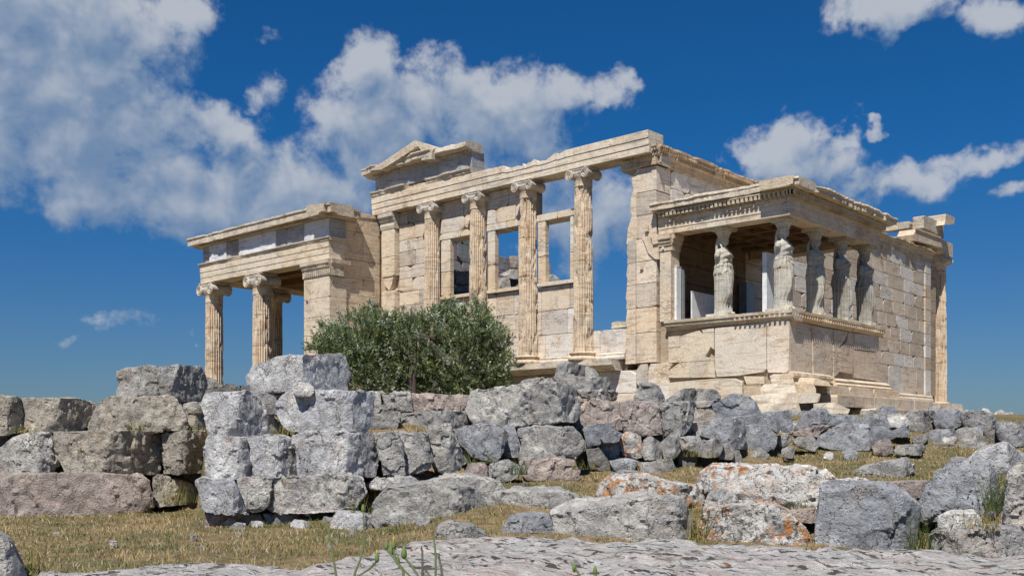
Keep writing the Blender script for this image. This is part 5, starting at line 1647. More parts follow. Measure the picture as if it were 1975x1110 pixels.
    (BO, 'broad cracked grey boulder, largest stone on the right slope', 'F7', [(385, 490), (395, 450), (600, 340), (780, 355), (832, 420), (832, 490), (790, 542), (600, 535), (450, 528)], 14.0, .9, 'blue', .08, 780, GS),
    (SL_, 'long low blue slab just below the grassy krepis edge', 'F7', [(728, 310), (790, 300), (910, 300), (952, 360), (940, 380), (830, 368), (742, 348)], 15.4, .6, 'blue', 0, None, GS),
    (BO, 'blue grey stone touching the right end of the broad cracked boulder', 'F7', [(818, 372), (900, 365), (980, 410), (992, 442), (930, 478), (850, 478), (830, 425)], 14.3, .6, 'blue', 0, None, GS),
    (BO, 'pinkish stone below the right end of the broad cracked boulder', 'F7', [(818, 520), (880, 470), (967, 468), (972, 562), (910, 583), (830, 573)], 13.6, .5, 'pink', 0, None, GS),
    (BO, 'white patchy stone right of the long low blue slab', 'F7', [(938, 305), (1030, 290), (1087, 295), (1092, 342), (1060, 372), (960, 362)], 15.6, .5, 'snow', .3, None, GS),
    (BO, 'smooth grey stone sloping down beside the dark boulder', 'F7', [(968, 405), (1060, 350), (1102, 422), (1050, 438), (988, 438)], 15.0, .5, 'blue', 0, None, GS),
    (SL_, 'flat topped pale slab lying in the grass of the right slope', 'F7', [(995, 545), (1010, 515), (1200, 500), (1214, 530), (1190, 580), (1000, 575)], 13.2, .5, 'grey', 0, 1170, GS),
    (BO, 'dark rounded boulder below the far corner column', 'F7', [(1083, 300), (1110, 250), (1280, 248), (1322, 265), (1290, 392), (1180, 403), (1092, 375)], 16.0, .8, 'grey', .1, 1200, GS),
    (BO, 'blue boulder second in the right hand row, below the sky', 'F7', [(1285, 300), (1340, 245), (1440, 233), (1520, 265), (1512, 342), (1460, 368), (1300, 382)], 16.0, .8, 'blue', .05, None, GS),
    (BO, 'light grey boulder with a dark undercut at the right end of the top row', 'F7', [(1503, 290), (1560, 245), (1670, 250), (1772, 330), (1762, 372), (1680, 383), (1580, 392), (1510, 345)], 15.6, .8, 'grey', .05, 1700, GS),
    (SB_, 'big grey block cut by the right photo edge below the sky', 'F7', [(1762, 360), (1770, 338), (1990, 332), (1990, 505), (1890, 513), (1775, 455)], 14.8, .8, 'blue', .05, None, GS),
    (BO, 'grey boulder with a white flank in the second row of the right stack', 'F7', [(1232, 450), (1300, 395), (1442, 380), (1462, 442), (1442, 492), (1270, 498)], 15.2, .6, 'blue', .05, 1410, GS),
    (BO, 'shaded triangular boulder under the light grey one with the undercut', 'F7', [(1458, 402), (1540, 373), (1680, 440), (1694, 492), (1520, 498), (1463, 470)], 15.3, .6, 'grey', 0, None, GS),
    (BO, 'dark wedge of stone between the right stack and the edge block', 'F7', [(1675, 400), (1762, 383), (1795, 482), (1740, 495), (1685, 450)], 15.4, .6, 'dark', 0, None, GS),
    (SB_, 'shaded block at the left foot of the right stack', 'F7', [(1232, 503), (1440, 500), (1434, 585), (1238, 580)], 15.0, .5, 'dark', 0, None, GS),
    (SB_, 'half shaded block at the right foot of the right stack', 'F7', [(1478, 500), (1690, 490), (1705, 562), (1580, 605), (1488, 565)], 14.9, .5, 'grey', 0, None, GS),
    (PE, 'low grey stone in the grass left of the right stack', 'F7', [(1128, 445), (1240, 420), (1213, 468), (1140, 473)], 15.0, .4, 'grey', 0, None, GS),
    (BO, 'half buried grey stone left of the broad cracked boulder', 'F7', [(218, 475), (260, 445), (370, 450), (402, 512), (370, 548), (260, 515)], 13.6, .5, 'grey', .05, None, GS),
    (PE, 'small angular stone in the grass below the half buried grey stone', 'F7', [(138, 537), (180, 518), (217, 525), (212, 562), (180, 572)], 13.0, .25, 'grey', 0, None, None),
    (PE, 'bright white pebble in the grass below the broad cracked boulder', 'F7', [(452, 577), (490, 558), (517, 570), (512, 588)], 13.0, .2, 'snow', 0, None, None),
    (PE, 'rounded blue stone in the grass below the broad cracked boulder', 'F7', [(602, 555), (660, 535), (707, 560), (692, 588), (620, 583)], 13.1, .3, 'blue', 0, None, None),
    (SL_, 'low pinkish slab below the boulder with the rust brown patch', 'F7', [(218, 405), (380, 363), (472, 370), (400, 442), (218, 425)], 14.6, .5, 'pink', 0, None, GS),
    (BO, 'small rough stone at the left end of the right slope', 'F7', [(93, 445), (180, 428), (203, 472), (150, 513), (98, 505)], 13.6, .4, 'grey', 0, None, GS),
    (SB_, 'tilted grey stone alone in the middle of the right hand grass', 'F7', [(688, 715), (760, 672), (1080, 608), (1122, 650), (1142, 718), (1000, 755), (830, 760)], 10.6, .6, 'grey', .1, 1060, None),
    # ---- right foreground
    (SL_, 'white rock with an orange lichen crest at the back of the lichen group', 'G1', [(125, 300), (140, 260), (220, 200), (400, 205), (610, 213), (500, 245), (330, 292), (200, 325)], 8.5, .9, 'snow', .95, None, None),
    (BO, 'large humped rock with black and orange lichen behind the square blue block', 'G1', [(270, 320), (400, 262), (530, 225), (650, 214), (760, 215), (850, 250), (945, 300), (830, 335), (800, 455), (700, 445), (560, 435), (360, 395), (300, 355)], 7.9, .9, 'snow', .62, 840, None),
    (BO, 'black spotted stone filling the gap between the two lichen rocks', 'G1', [(165, 440), (185, 380), (260, 330), (340, 380), (375, 435), (300, 445)], 7.6, .5, 'grey', .9, None, None),
    (BO, 'front lichen boulder with an orange left edge, left of the square blue block', 'G1', [(150, 520), (158, 465), (230, 440), (450, 420), (560, 432), (660, 490), (760, 562), (783, 645), (770, 700), (600, 700), (350, 695), (172, 620)], 7.0, .8, 'pale', .9, 700, None),
    (SB_, 'square smooth blue grey block with thin cracks in the right foreground', 'G1', [(792, 620), (797, 450), (803, 360), (832, 320), (900, 310), (1180, 310), (1260, 330), (1390, 432), (1372, 482), (1305, 542), (1372, 642), (1382, 700), (830, 700)], 6.8, .8, 'blue', 0, 1290, None),
    (SB_, 'big pale blue slab tilted up to the right, right foreground', 'G1', [(1382, 425), (1385, 340), (1450, 300), (1500, 250), (1560, 172), (1640, 170), (1720, 185), (1790, 195), (1820, 280), (1850, 400), (1842, 452), (1700, 463), (1480, 473), (1410, 493)], 7.0, .7, 'blue', 0, 1780, None),
    (SB_, 'steep pointed pale stone rising behind the tilted slab', 'G1', [(1640, 178), (1750, 100), (1868, 65), (1912, 100), (1990, 148), (1990, 215), (1890, 205), (1780, 205)], 8.0, .8, 'white', 0, 1900, None),
    (SL_, 'small bright white slab lying under the tilted pale slab', 'G1', [(1488, 505), (1520, 480), (1690, 470), (1722, 512), (1660, 562), (1500, 558)], 6.6, .4, 'snow', 0, 1640, None),
    (SB_, 'low grey block with a shaded crack at the right bottom edge', 'G1', [(1455, 600), (1470, 572), (1580, 568), (1700, 555), (1900, 560), (1990, 600), (1990, 712), (1455, 712)], 6.4, .6, 'grey', .1, 1640, None),
    (BO, 'rough pale boulder cut by the right photo edge in the foreground', 'G1', [(1860, 470), (1880, 330), (1905, 225), (1990, 180), (1990, 560), (1905, 515)], 6.6, .7, 'pale', .25, 1900, None),
    (SL_, 'flat white slab peeping over the square blue block', 'G1', [(820, 330), (940, 295), (1080, 278), (1122, 312), (1000, 325)], 8.3, .5, 'snow', .2, None, None),
    (PE, 'low pinkish stone behind the top right corner of the square blue block', 'G1', [(1210, 300), (1330, 290), (1430, 295), (1385, 345), (1270, 345)], 8.2, .4, 'pink', .1, None, None),
    (PE, 'grey low stone in the grass left of the tilted slab', 'G1', [(1465, 240), (1500, 222), (1540, 225), (1520, 258), (1468, 262)], 9.6, .4, 'grey', 0, None, None),
    (SL_, 'pinkish flat ledge between the front lichen boulder and the blue block', 'G1', [(665, 455), (800, 445), (805, 480), (720, 480)], 7.3, .4, 'pink', 0, None, None),
    # ---- white marble pieces at the far right
    (BO, 'white marble drum fragment tilted up on the far right skyline', 'F7', [(1655, 250), (1668, 230), (1692, 228), (1742, 272), (1700, 283)], 30, .4, 'snow', 0, None, None),
    (BO, 'white marble cylinder piece on the far right skyline', 'F7', [(1748, 285), (1762, 258), (1800, 238), (1845, 272), (1830, 295), (1760, 295)], 30, .5, 'snow', 0, None, None),
    (BO, 'round hollow white marble piece at the end of the far right row', 'F7', [(1838, 280), (1848, 262), (1880, 258), (1890, 285), (1840, 295)], 30, .4, 'snow', 0, None, None),
    (SL_, 'low grassy stone ledge under the far white marble pieces', 'F7', [(1740, 298), (1800, 288), (1890, 290), (1990, 290), (1990, 335), (1770, 335)], 28, .8, 'buff', 0, None, None),
    # ---- loose stones seen through the temple windows
    (BO, 'shaded stone at the lower left of the leftmost temple window', 'Z3', [(615, 955), (655, 958), (662, 1035), (615, 1025)], 33.5, .6, 'grey', 0, None, None),
    (BO, 'long buff stone lying inside the leftmost temple window', 'Z3', [(655, 985), (672, 965), (748, 968), (745, 1045), (660, 1042)], 33.2, .6, 'buff', 0, None, None),
    (BO, 'flat pale stone at the sill of the leftmost temple window', 'Z3', [(615, 1045), (660, 1060), (745, 1065), (745, 1110), (615, 1110)], 33.0, .6, 'pale', 0, None, None),
    (SL_, 'flat tilted pale slab inside the second temple window from the left', 'Z3', [(940, 985), (1000, 952), (1045, 958), (1045, 1012), (1000, 1002)], 33.2, .7, 'pale', 0, None, None),
    (BO, 'rounded pale stone at the bottom of the second temple window', 'Z3', [(910, 1005), (990, 1008), (1002, 1075), (910, 1085)], 32.8, .6, 'pale', 0, None, None),
    (BO, 'buff stone at the right jamb of the second temple window', 'Z3', [(998, 870), (1045, 868), (1045, 938), (1005, 932)], 34.0, .6, 'buff', 0, None, None),
    (BO, 'dark stone under the tilted slab in the second temple window', 'Z3', [(1000, 1015), (1050, 1015), (1050, 1080), (1000, 1075)], 33.4, .6, 'dark', 0, None, None),
    (BO, 'rounded stone just above the sill of the third temple window', 'Z3', [(1228, 1045), (1232, 988), (1280, 988), (1318, 1022), (1315, 1050)], 36, .6, 'grey', 0, None, None),
    (BO, 'dark stone against the left jamb of the third temple window', 'Z3', [(1228, 990), (1228, 908), (1256, 920), (1252, 990)], 36.2, .6, 'dark', 0, None, None),
    (BO, 'broken marble chunk on the low wall in the open bay beside the tall corner pier', 'F', [(1182, 632), (1181, 622), (1192, 620), (1211, 622), (1211, 641), (1186, 641)], 27.0, .4, 'cream', 0, None, None),
]
for (nm, lab, zone, pts, d, t, tint, al, corner, grp) in ROCKS:
    big_r = 1.0 if nm[0] in ('boulder', 'stone_block', 'stone_slab') else 0.6
    low = d < 9.0 or nm[0] == 'pebble'
    rock(nm[0], lab, nm[1], zone, pts, d, t, tint, al, corner, None, 0.10, big_r * (0.6 if tint in ('white', 'blue') else 0.9) * (1 if d < 20 else 0.5), grp, None, 0.05 if low else 0.0)

# smaller rubble packed between the big stones, and loose stones lying in the grass


def ground_depth(u, v):
    d, r = 4.0, ray(u, v)
    while d < 40:
        p = CAM + r * d
        if p[2] < height(p[0], p[1], False):
            return d
        d += 0.05
    return 40


rgf = random.Random(77)


def scatter(n, label, nm, u0, u1, vf, smin, smax, tints, group, lift):
    for k in range(n):
        u = rgf.uniform(u0, u1)
        lo, hi = vf(u)
        v = rgf.uniform(lo, hi)
        d = ground_depth(u, v)
        if d > 24:
            continue
        w_ = rgf.uniform(smin, smax) * 11 / d
        h_ = w_ * rgf.uniform(.35, .65)
        m = rgf.randint(4, 5)
        pts = []
        for q in range(m):
            a = 2 * math.pi * (q + 0.5 + rgf.uniform(-.3, .3)) / m
            pts.append((u + w_ * .5 * math.cos(a) * rgf.uniform(.85, 1.1), v - h_ * lift + h_ * .5 * math.sin(a) * rgf.uniform(.85, 1.1)))
        rock(nm[0], label, nm[1], 'F', pts, d - 0.12, max(.08, w_ / FPX * d * .7), rgf.choice(tints), rgf.choice((0, 0, .1, .3)), None, None, 0.15, 0.8, group, None, 0.03)


band = lambda pts: (lambda u: (np.interp(u, [p[0] for p in pts], [p[1] for p in pts]), np.interp(u, [p[0] for p in pts], [p[2] for p in pts])))
scatter(46, 'small rubble stone packed between the larger stones of the middle bank', BO, 840, 1480, band([(840, 830, 905), (1100, 800, 890), (1300, 790, 880), (1480, 800, 860)]), 24, 62,
        ('grey', 'pale', 'blue', 'dark', 'pink'), 'rubble packed into the middle bank', .35)
scatter(44, 'small broken grey stone packed between the boulders of the right slope', BO, 1440, 1985, band([(1440, 795, 850), (1600, 800, 850), (1985, 800, 860)]), 30, 85,
        ('blue', 'grey', 'blue', 'pale'), 'rubble packed into the right slope', .35)
scatter(24, 'tiny loose stone lying in the short dry grass', PE, 60, 1960, band([(60, 1005, 1085), (640, 1045, 1075), (760, 930, 960), (1000, 925, 960), (1200, 900, 925), (1960, 880, 920)]), 5, 13,
        ('grey', 'dark', 'grey', 'buff'), 'loose stones in the grass', .2)
scatter(26, 'small stone wedged between the blocks at the foot of the dry walls', PE, 390, 900, band([(390, 1015, 1035), (700, 930, 1010), (900, 900, 940)]), 14, 34,
        ('grey', 'pale', 'white'), 'stones wedged at the wall foot', .3)

# rough blocks of the porch foundation
for pts, d, t, c in (
        ([(972, 690), (1000, 680), (1130, 678), (1145, 740), (980, 740)], 22.85, .8, (.98, .93, .86)),
        ([(895, 790), (910, 760), (1160, 735), (1170, 812), (900, 830)], 22.6, .9, (1.0, .99, .95)),
        ([(1150, 735), (1310, 762), (1312, 822), (1165, 815)], 22.75, 1.0, (.9, .82, .70)),
        ([(790, 845), (1000, 825), (1290, 820), (1350, 832), (1330, 885), (1100, 897), (870, 902)], 22.0, 1.1, (1.0, .99, .95)),
        ([(860, 912), (1190, 898), (1195, 962), (900, 978)], 21.8, 1.0, (.97, .93, .87)),
        ([(1305, 905), (1450, 895), (1570, 940), (1560, 975), (1305, 968)], 22.0, 1.0, (1.0, .98, .92)),
        ([(1140, 690), (1300, 705), (1420, 738), (1425, 762), (1300, 752), (1150, 742)], 23.2, .8, (.95, .85, .72))):
    rock('foundation_block', None, None, 'P7', pts, d, t, tuple(x * 0.94 for x in c), rough=0.2, parent=CPH, mat=M_WALL, vox=0.03)

# ================================================================== bedrock in the foreground


def slab(name, label, u0, u1, edge, ztop, dnear, seed, amp, eye):
    vs, fs = [], []
    nu, nd = 260, 110
    eu, ev = zip(*edge)
    for i in range(nu + 1):
        u = u0 + (u1 - u0) * i / nu
        v = np.interp(u, eu, ev) + 7 * mnoise.fractal(Vector((u * 0.011, seed, 0)), 0.8, 2, 4)
        de = (CAM[2] - ztop) * FPX / max(40, (v - V0))
        dn = dnear
        for j in range(nd + 3):
            if j <= nd:
                d = dn + (de - dn) * j / nd
            else:
                d = de + 0.04 * (j - nd)
            p = CAM + (FW + RT * (u - U0) / FPX) * d
            q = Vector((p[0], p[1], seed))
            h = mnoise.fractal(q * 1.3, 0.7, 2.0, 4) * amp
            rdg = abs(mnoise.noise(Vector((p[0] * 2.2, p[1] * 2.2, seed + 5))))
            h += 0.016 * min(rdg * 3, 1) + 0.007 * mnoise.fractal(q * 9, 0.7, 2, 4)
            # weathered terracing
            tz = h * 26
            h = (math.floor(tz) + min(1, (tz - math.floor(tz)) * 2.2)) / 26 * 0.25 + h * 0.75
            edge_d = 1 - (de - d) / 0.25
            h -= 0.012 * max(0, edge_d) ** 2 if d <= de else 0
            if j > nd:
                h = -0.10 - 0.14 * (j - nd)
            side = min(i, nu - i) / 10
            if side < 1:
                h -= 0.18 * (1 - side) ** 2
            vs.append((p[0], p[1], ztop + h))
    m = nd + 3
    for i in range(nu):
        for j in range(m - 1):
            fs.append((i * m + j, i * m + j + 1, (i + 1) * m + j + 1, (i + 1) * m + j))
    # side and near skirts so the rock has a body down into the ground
    bnd = [i * m for i in range(nu + 1)] + [nu * m + j for j in range(1, m)] + [i * m + m - 1 for i in range(nu - 1, -1, -1)] + [j for j in range(m - 2, 0, -1)]
    o = len(vs)
    for b in bnd:
        x, y_, z = vs[b]
        vs.append((x, y_, z - 0.6))
    n = len(bnd)
    for k in range(n):
        fs.append((bnd[k], bnd[(k + 1) % n], o + (k + 1) % n, o + k))
    base = CAM + FW * 4 + RT * ((u0 + u1) / 2 - U0) / FPX * 4
    base[2] = ztop - 0.6
    me = bpy.data.meshes.new(name)
    me.from_pydata([(a - base[0], b - base[1], c - base[2]) for a, b, c in vs], [], fs)
    bm = bmesh.new()
    bm.from_mesh(me)
    bmesh.ops.recalc_face_normals(bm, faces=bm.faces)
    bm.to_mesh(me)
    bm.free()
    me.polygons.foreach_set('use_smooth', np.ones(len(me.polygons), bool))
    tag(link(name, me, M_SLAB, None, base), label, 'bedrock')


slab('bedrock', 'broad pale pinkish bedrock with black lichen flecks across the bottom right of the photo', 470, 2150,
     [(470, 1122), (560, 1095), (620, 1080), (700, 1068), (800, 1050), (860, 1041), (1100, 1037), (1300, 1042), (1400, 1052), (1570, 1064), (1975, 1068), (2150, 1068)], 0.10, 2.0, 3.0, 0.042, .65)
slab('bedrock', 'low brownish bedrock ledge in the grass along the bottom left edge', 60, 600,
     [(60, 1108), (140, 1096), (250, 1090), (400, 1088), (520, 1092), (600, 1100)], 0.03, 2.4, 9.0, 0.02, .7)

# ================================================================== grass


def grass():
    rg = np.random.RandomState(5)
    V, F, C = [], [], []
    straw = np.array([(.50, .39, .19), (.36, .25, .11), (.60, .50, .30), (.29, .21, .09)])
    green = np.array([(.13, .17, .05), (.17, .19, .07), (.21, .21, .09)])
    cnt = 0
    while cnt < 95000:
        d = math.sqrt(rg.uniform(4.4 ** 2, 17.5 ** 2))
        u = rg.uniform(-120, 2100)
        if rg.rand() > min(1.0, (8.0 / d) ** 1.1):
            continue
        p = CAM + (FW + RT * (u - U0) / FPX) * d
        m = mnoise.fractal(Vector((p[0] * 0.9, p[1] * 0.9, 4)), 0.8, 2, 3)
        m2 = mnoise.fractal(Vector((p[0] * 3.1, p[1] * 3.1, 9)), 0.8, 2, 3)
        if rg.rand() > 0.62 + 0.9 * m2:
            continue
        z = height(p[0], p[1])
        q = p + FW * 0.22
        if height(q[0], q[1], False) - height(p[0], p[1], False) > 0.09:
            continue
        gr = rg.rand() < np.clip(0.36 + 0.8 * m + (0.14 if u > 900 else 0), 0.04, 0.85)
        h = rg.uniform(.010, .034) * (1.25 if m2 > 0.2 else 1.0)
        if rg.rand() < 0.05:
            h *= 2.2
        a = rg.uniform(0, 2 * math.pi)
        w_ = rg.uniform(.0022, .0042) * (1 + max(0, d - 7) * 0.10)
        lean = rg.uniform(0.2, 1.5) * h
        la = rg.uniform(0, 2 * math.pi)
        dx, dy = math.cos(a) * w_, math.sin(a) * w_
        lx, ly = math.cos(la) * lean, math.sin(la) * lean
        o = len(V)
        V += [(p[0] - dx, p[1] - dy, z - 0.005), (p[0] + dx, p[1] + dy, z - 0.005), (p[0] + dx * .7 + lx * .35, p[1] + dy * .7 + ly * .35, z + h * .6),
              (p[0] - dx * .7 + lx * .35, p[1] - dy * .7 + ly * .35, z + h * .6), (p[0] + lx, p[1] + ly, z + h)]
        F += [(o, o + 1, o + 2, o + 3), (o + 3, o + 2, o + 4)]
        c = (green if gr else straw)[rg.randint(3)] * rg.uniform(.8, 1.15)
        C += [tuple(c), tuple(c)]
        cnt += 1
    m = MB()
    m.v, m.f, m.c = V, F, C
    me = bpy.data.meshes.new('grass')
    me.from_pydata(V, [], F)
    at_ = me.attributes.new('tint', 'FLOAT_COLOR', 'CORNER')
    tot = np.empty(len(me.polygons), np.int32)
    me.polygons.foreach_get('loop_total', tot)
    cc = np.ones((len(me.loops), 4), np.float32)
    cc[:, :3] = np.repeat(np.array(C, np.float32), tot, axis=0)
    at_.data.foreach_set('color', cc.ravel())
    tag(link('grass', me, M_GRASS), 'short dry grass with green patches growing between the stones', 'grass', None, 'stuff')


grass()

# ================================================================== olive tree
TR = thing('olive_tree', 'dense rounded olive tree with silvery green leaves in front of the temple', 'tree', (-4.0, 5.2, 0.2))
tb = at(800, 900, 26.5)
trk = MB()
gz = height(tb[0], tb[1]) - 0.1
rg = random.Random(3)
for k in range(5):
    a = rg.uniform(0, 6.28)
    b = Vector((tb[0] + 0.25 * math.cos(a), tb[1] + 0.25 * math.sin(a), gz))
    top = Vector((tb[0] + 1.5 * math.cos(a) * rg.uniform(0.5, 1), tb[1] + 1.5 * math.sin(a) * rg.uniform(0.5, 1), 3.2 + rg.uniform(-.3, .5)))
    pts = [b.lerp(top, t) + Vector((rg.uniform(-.1, .1), rg.uniform(-.1, .1), 0)) * (1 if 0 < t < 1 else 0) for t in (0, .25, .5, .75, 1)]
    trk.tube(pts, [.13, .10, .08, .05, .02], 8)
    for j in range(4):
        s = pts[2].lerp(pts[4], rg.random())
        e = s + Vector((rg.uniform(-.8, .8), rg.uniform(-.8, .8), rg.uniform(.2, .8)))
        trk.tube([s, s.lerp(e, .5) + Vector((0, 0, .06)), e], [.035, .025, .01], 6)
build('trunk', trk, M_BARK, TR, smooth=True)
BL = [(655, 668, 46), (700, 645, 52), (752, 662, 46), (800, 655, 46), (838, 634, 42), (864, 620, 30), (905, 632, 44), (925, 672, 50), (945, 715, 42), (870, 690, 86), (770, 705, 84),
      (700, 700, 66), (800, 730, 66), (890, 728, 66), (640, 690, 30), (852, 610, 18), (950, 742, 24), (615, 668, 18), (940, 650, 26), (712, 622, 24), (680, 740, 50), (760, 755, 46),
      (850, 755, 50), (930, 752, 40), (790, 622, 18), (876, 602, 12), (968, 742, 10)]
rgb_ = random.Random(21)
for (u, v, r) in list(BL):
    for k in range(3):
        a_ = rgb_.uniform(0, 6.28)
        BL.append((u + 0.95 * r * math.cos(a_), v + 0.95 * r * math.sin(a_), r * rgb_.uniform(.16, .34)))
rg = np.random.RandomState(11)
LV, LF, LC = [], [], []
base_c = np.array([(.16, .215, .09), (.12, .165, .065), (.27, .315, .19), (.215, .235, .085), (.44, .47, .36)])


def leaf(p, d, L, w, col):
    d = d / np.linalg.norm(d)
    s = np.cross(d, rg.normal(size=3))
    s /= np.linalg.norm(s) + 1e-9
    n = np.cross(d, s)
    o = len(LV)
    m = p + d * L * 0.5 + n * L * 0.06
    LV.extend([tuple(p), tuple(m + s * w), tuple(p + d * L), tuple(m - s * w)])
    LF.append((o, o + 1, o + 2, o + 3))
    LC.append(tuple(col))


for (u, v, r) in BL:
    dep = 26.5 + rg.uniform(-0.6, 0.6)
    c = at(u, v, dep)
    R = r / FPX * 26.5 * 0.84
    ns = int(370 * (R / 0.7) ** 2 + 14)
    for k in range(ns):
        dirv = rg.normal(size=3)
        dirv /= np.linalg.norm(dirv)
        q = R * (0.62 + 0.42 * rg.rand() ** 0.6) if rg.rand() < 0.75 else R * rg.rand() ** 0.5
        lump = 1 + 0.5 * mnoise.noise(Vector(tuple(dirv * 2.2 + c)))
        p = c + dirv * q * lump
        if p[2] < 0.9:
            continue
        tw = dirv * 0.8 + np.array([0, 0, 0.75]) + rg.normal(size=3) * 0.35
        tw /= np.linalg.norm(tw)
        tl = rg.uniform(.12, .30)
        col0 = base_c[rg.choice(5, p=[.28, .20, .22, .16, .14])] * rg.uniform(.7, 1.4)
        for j in range(13):
            t = rg.rand()
            ld = tw * 0.9 + rg.normal(size=3) * 0.55
            leaf(p + tw * tl * t, ld, rg.uniform(.065, .115), rg.uniform(.011, .018), col0 * rg.uniform(.8, 1.25))
lm = MB()
lme = bpy.data.meshes.new('crown')
lme.from_pydata([tuple(np.array(p) - ORI[TR]) for p in LV], [], LF)
at_ = lme.attributes.new('tint', 'FLOAT_COLOR', 'CORNER')
cc = np.ones((len(lme.loops), 4), np.float32)
cc[:, :3] = np.repeat(np.array(LC, np.float32), 4, axis=0)
at_.data.foreach_set('color', cc.ravel())
link('crown', lme, M_LEAF, TR)

# ================================================================== small plants


def weed(label, u, v, d, wpx, hpx, n, dry, seed, leafw=0.007):
    rg2 = random.Random(seed)
    m = MB()
    c = at(u, v, d)
    for k in range(n):
        x = c + RT * (rg2.uniform(-.5, .5) * wpx / FPX * d) + FW * rg2.uniform(-.08, .08)
        h = hpx / FPX * d * rg2.uniform(.35, 1.0)
        tip = x + np.array([rg2.uniform(-.5, .5) * h, rg2.uniform(-.5, .5) * h, h])
        colr = (.30 + rg2.random() * .12, .24 + rg2.random() * .08, .10) if rg2.random() < dry else (.055 + rg2.random() * .07, .085 + rg2.random() * .07, .025 + rg2.random() * .02)
        nl = 5 if not dry else 1
        s = RT * leafw * 0.35
        m.add([x - s, x + s, tip], [(0, 1, 2)], colr)
        if rg2.random() >= dry:
            for j in range(nl):
                t = rg2.uniform(.2, 1)
                b = x + (tip - x) * t
                dr = np.array([rg2.uniform(-1, 1), rg2.uniform(-1, 1), rg2.uniform(-.2, .7)])
                dr /= np.linalg.norm(dr)
                L = rg2.uniform(.018, .04)
                sd2 = np.cross(dr, UP)
                sd2 = sd2 / (np.linalg.norm(sd2) + 1e-6) * leafw
                m.add([b, b + dr * L * .5 + sd2, b + dr * L, b + dr * L * .5 - sd2], [(0, 1, 2, 3)], colr)
    o = build('weed', m, M_GRASS, None, (c[0], c[1], c[2] - 0.02))
    tag(o, label, 'weed')


for k, (lab, u, v, d, w_, h, n, dry) in enumerate((
        ('leafy green weed at the right foot of the square blue block', 1785, 1066, 6.6, 70, 95, 70, .05),
        ('dark green weed in the cleft right of the tilted pale slab', 1925, 985, 6.85, 55, 110, 70, .05),
        ('dry straw tuft on the small bright white slab', 1893, 1022, 6.45, 60, 55, 60, .85),
        ('green weed clump under the large grey centre block', 800, 1050, 7.9, 110, 55, 80, .15),
        ('small green weed behind the round bluish white boulder', 700, 1000, 8.9, 55, 60, 45, .35),
        ('small green weed on the humped lichen rock', 1545, 982, 7.5, 45, 22, 40, .1),
        ('dry grass tuft left of the front lichen boulder', 1342, 1045, 7.25, 40, 110, 60, .75),
        ('leafy weed below the tapering bluish boulder', 920, 893, 10.4, 70, 30, 50, .1),
        ('leafy weed between the mottled grey stone and the pinkish block', 1000, 915, 10.2, 35, 45, 50, .05),
        ('dry grass wisps in the shaded recess right of the pink block', 350, 968, 9.9, 70, 40, 50, .6),
        ('weed at the left bottom edge beside the corner boulder', 60, 1105, 5.2, 40, 60, 50, .4),
        ('yellowish tuft in the rusty hollow of the left wall', 265, 830, 10.55, 30, 26, 40, .5),
        ('grassy tuft in the joint left of the small shaded block', 375, 832, 10.9, 40, 18, 40, .55),
        ('dry tuft in the joint under the top left block', 45, 835, 10.5, 50, 20, 40, .55),
        ('green tuft on the lowest temple step below the statues', 1640, 802, 22.0, 40, 10, 40, .1),
        ('second small green tuft on the lowest temple step further right', 1720, 803, 22.5, 30, 10, 30, .1),
        ('dry tuft in the joint between the jagged and the shaded bastion block', 545, 838, 9.2, 50, 28, 50, .6),
        ('grass tuft beside the pinkish grey flat topped block', 1125, 905, 10.4, 50, 25, 50, .4),
        ('grass tuft behind the pale egg shaped stone foot', 1350, 880, 11.4, 60, 25, 50, .4),
        ('dry tuft at the foot of the smooth grey rounded block', 945, 1018, 7.9, 90, 30, 70, .85))):
    weed(lab, u, v, d, w_, h, n, dry, 100 + k)

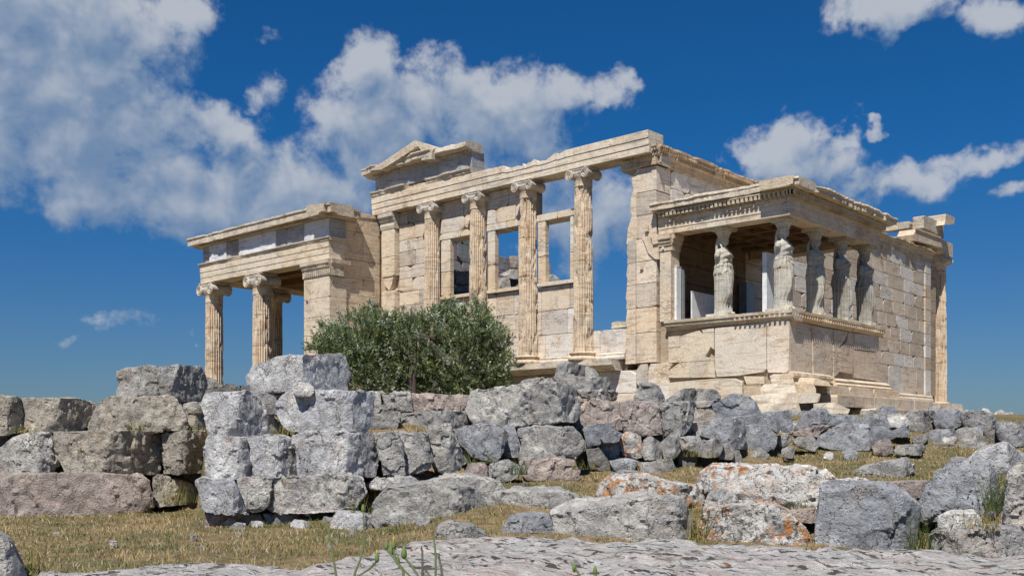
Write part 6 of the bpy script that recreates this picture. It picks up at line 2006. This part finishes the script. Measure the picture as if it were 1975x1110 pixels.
# wild flowers close to the camera
Z8 = lambda x, y: (600 + x * .2025, 980 + y * .2025)
for k, (lab, pts, buds, d) in enumerate((
        ('tallest grass green stem of the foreground flowers, left of the others', [(240, 640), (215, 500), (185, 300), (135, 90)], [], 2.7),
        ('flower stem with a bud reaching up to the grey block, left of centre', [(415, 620), (470, 480), (495, 380), (500, 200), (495, 10)], [(495, 0, 0)], 2.8),
        ('branched leaning stem with an opening yellow green bud, low on the bedrock', [(450, 640), (560, 570), (618, 505)], [(627, 468, 1)], 2.6),
        ('thick stem with a cluster of three buds and a yellow petal tip', [(940, 640), (860, 560), (800, 470), (787, 375)], [(786, 345, 1), (762, 400, 0), (825, 490, 0)], 2.5),
        ('curved stem carrying one bud, left arm of the bud cluster', [(880, 600), (800, 480), (735, 410), (720, 385)], [(717, 355, 0)], 2.5),
        ('stem with one large oval green bud right of the bud cluster', [(1020, 640), (960, 550), (895, 470)], [(885, 420, 2)], 2.45),
        ('thin dark stem with a small dry head beside the large oval bud', [(1060, 640), (1060, 400), (1053, 385)], [(1052, 378, 3)], 2.7),
        ('tall thin stem with a pale small bud, right of the dry heads', [(1185, 640), (1187, 450), (1168, 270), (1160, 240)], [(1157, 232, 3)], 2.8),
        ('short thin stem with a dark round head right of the tall thin stem', [(1250, 640), (1230, 520), (1219, 465)], [(1218, 455, 3)], 2.7),
        ('very short stem with a tiny bud at the bottom edge', [(1130, 640), (1096, 590)], [(1094, 580, 3)], 2.6),
        ('bud on a short bent stem at the bottom edge, under the bluish grey boulder', [(2560, 640), (2530, 590), (2512, 570)], [(2508, 560, 0)], 2.4),
        ('upright bud at the bottom edge, rightmost of the foreground flowers', [(2712, 640), (2706, 610)], [(2705, 590, 0)], 2.4))):
    pp = [Z8(*p) for p in pts]
    W3 = [at(u, v, d + 0.03 * i) for i, (u, v) in enumerate(pp)]
    foot = W3[0].copy()
    foot[2] = max(-0.05, 0.06)
    T = thing('wildflower', lab, 'wildflower', tuple(foot), 'wild flower stems in the foreground')
    m = MB()
    m.tube([foot] + W3, [.0042] + [.0034 - .0004 * i for i in range(len(W3))], 7, (.16, .19, .09) if k not in (6, 8) else (.14, .13, .10))
    build('stem', m, M_GRASS, T, smooth=True)
    for (bx, by, kind) in buds:
        u, v = Z8(bx, by)
        c = at(u, v, d + .03 * (len(pts) - 1))
        s = (1.0, 1.1, 1.35, 0.55)[kind]
        m = MB()
        col_ = (.22, .30, .10) if kind != 3 else (.16, .17, .11)
        m.lathe(c[0], c[1], [(.001, c[2] - .012 * s), (.0045 * s, c[2] - .009 * s), (.0058 * s, c[2] - .003 * s), (.0048 * s, c[2] + .004 * s), (.0028 * s, c[2] + .010 * s), (.001, c[2] + .013 * s)], 10, col_)
        bo = build('bud', m, M_GRASS, T, smooth=True)
        if kind == 1:
            m = MB()
            m.lathe(c[0], c[1], [(.001, c[2] + .009), (.003, c[2] + .012), (.0022, c[2] + .019), (.0005, c[2] + .022)], 8, (.75, .62, .08))
            build('petals', m, M_GRASS, bo, smooth=True)
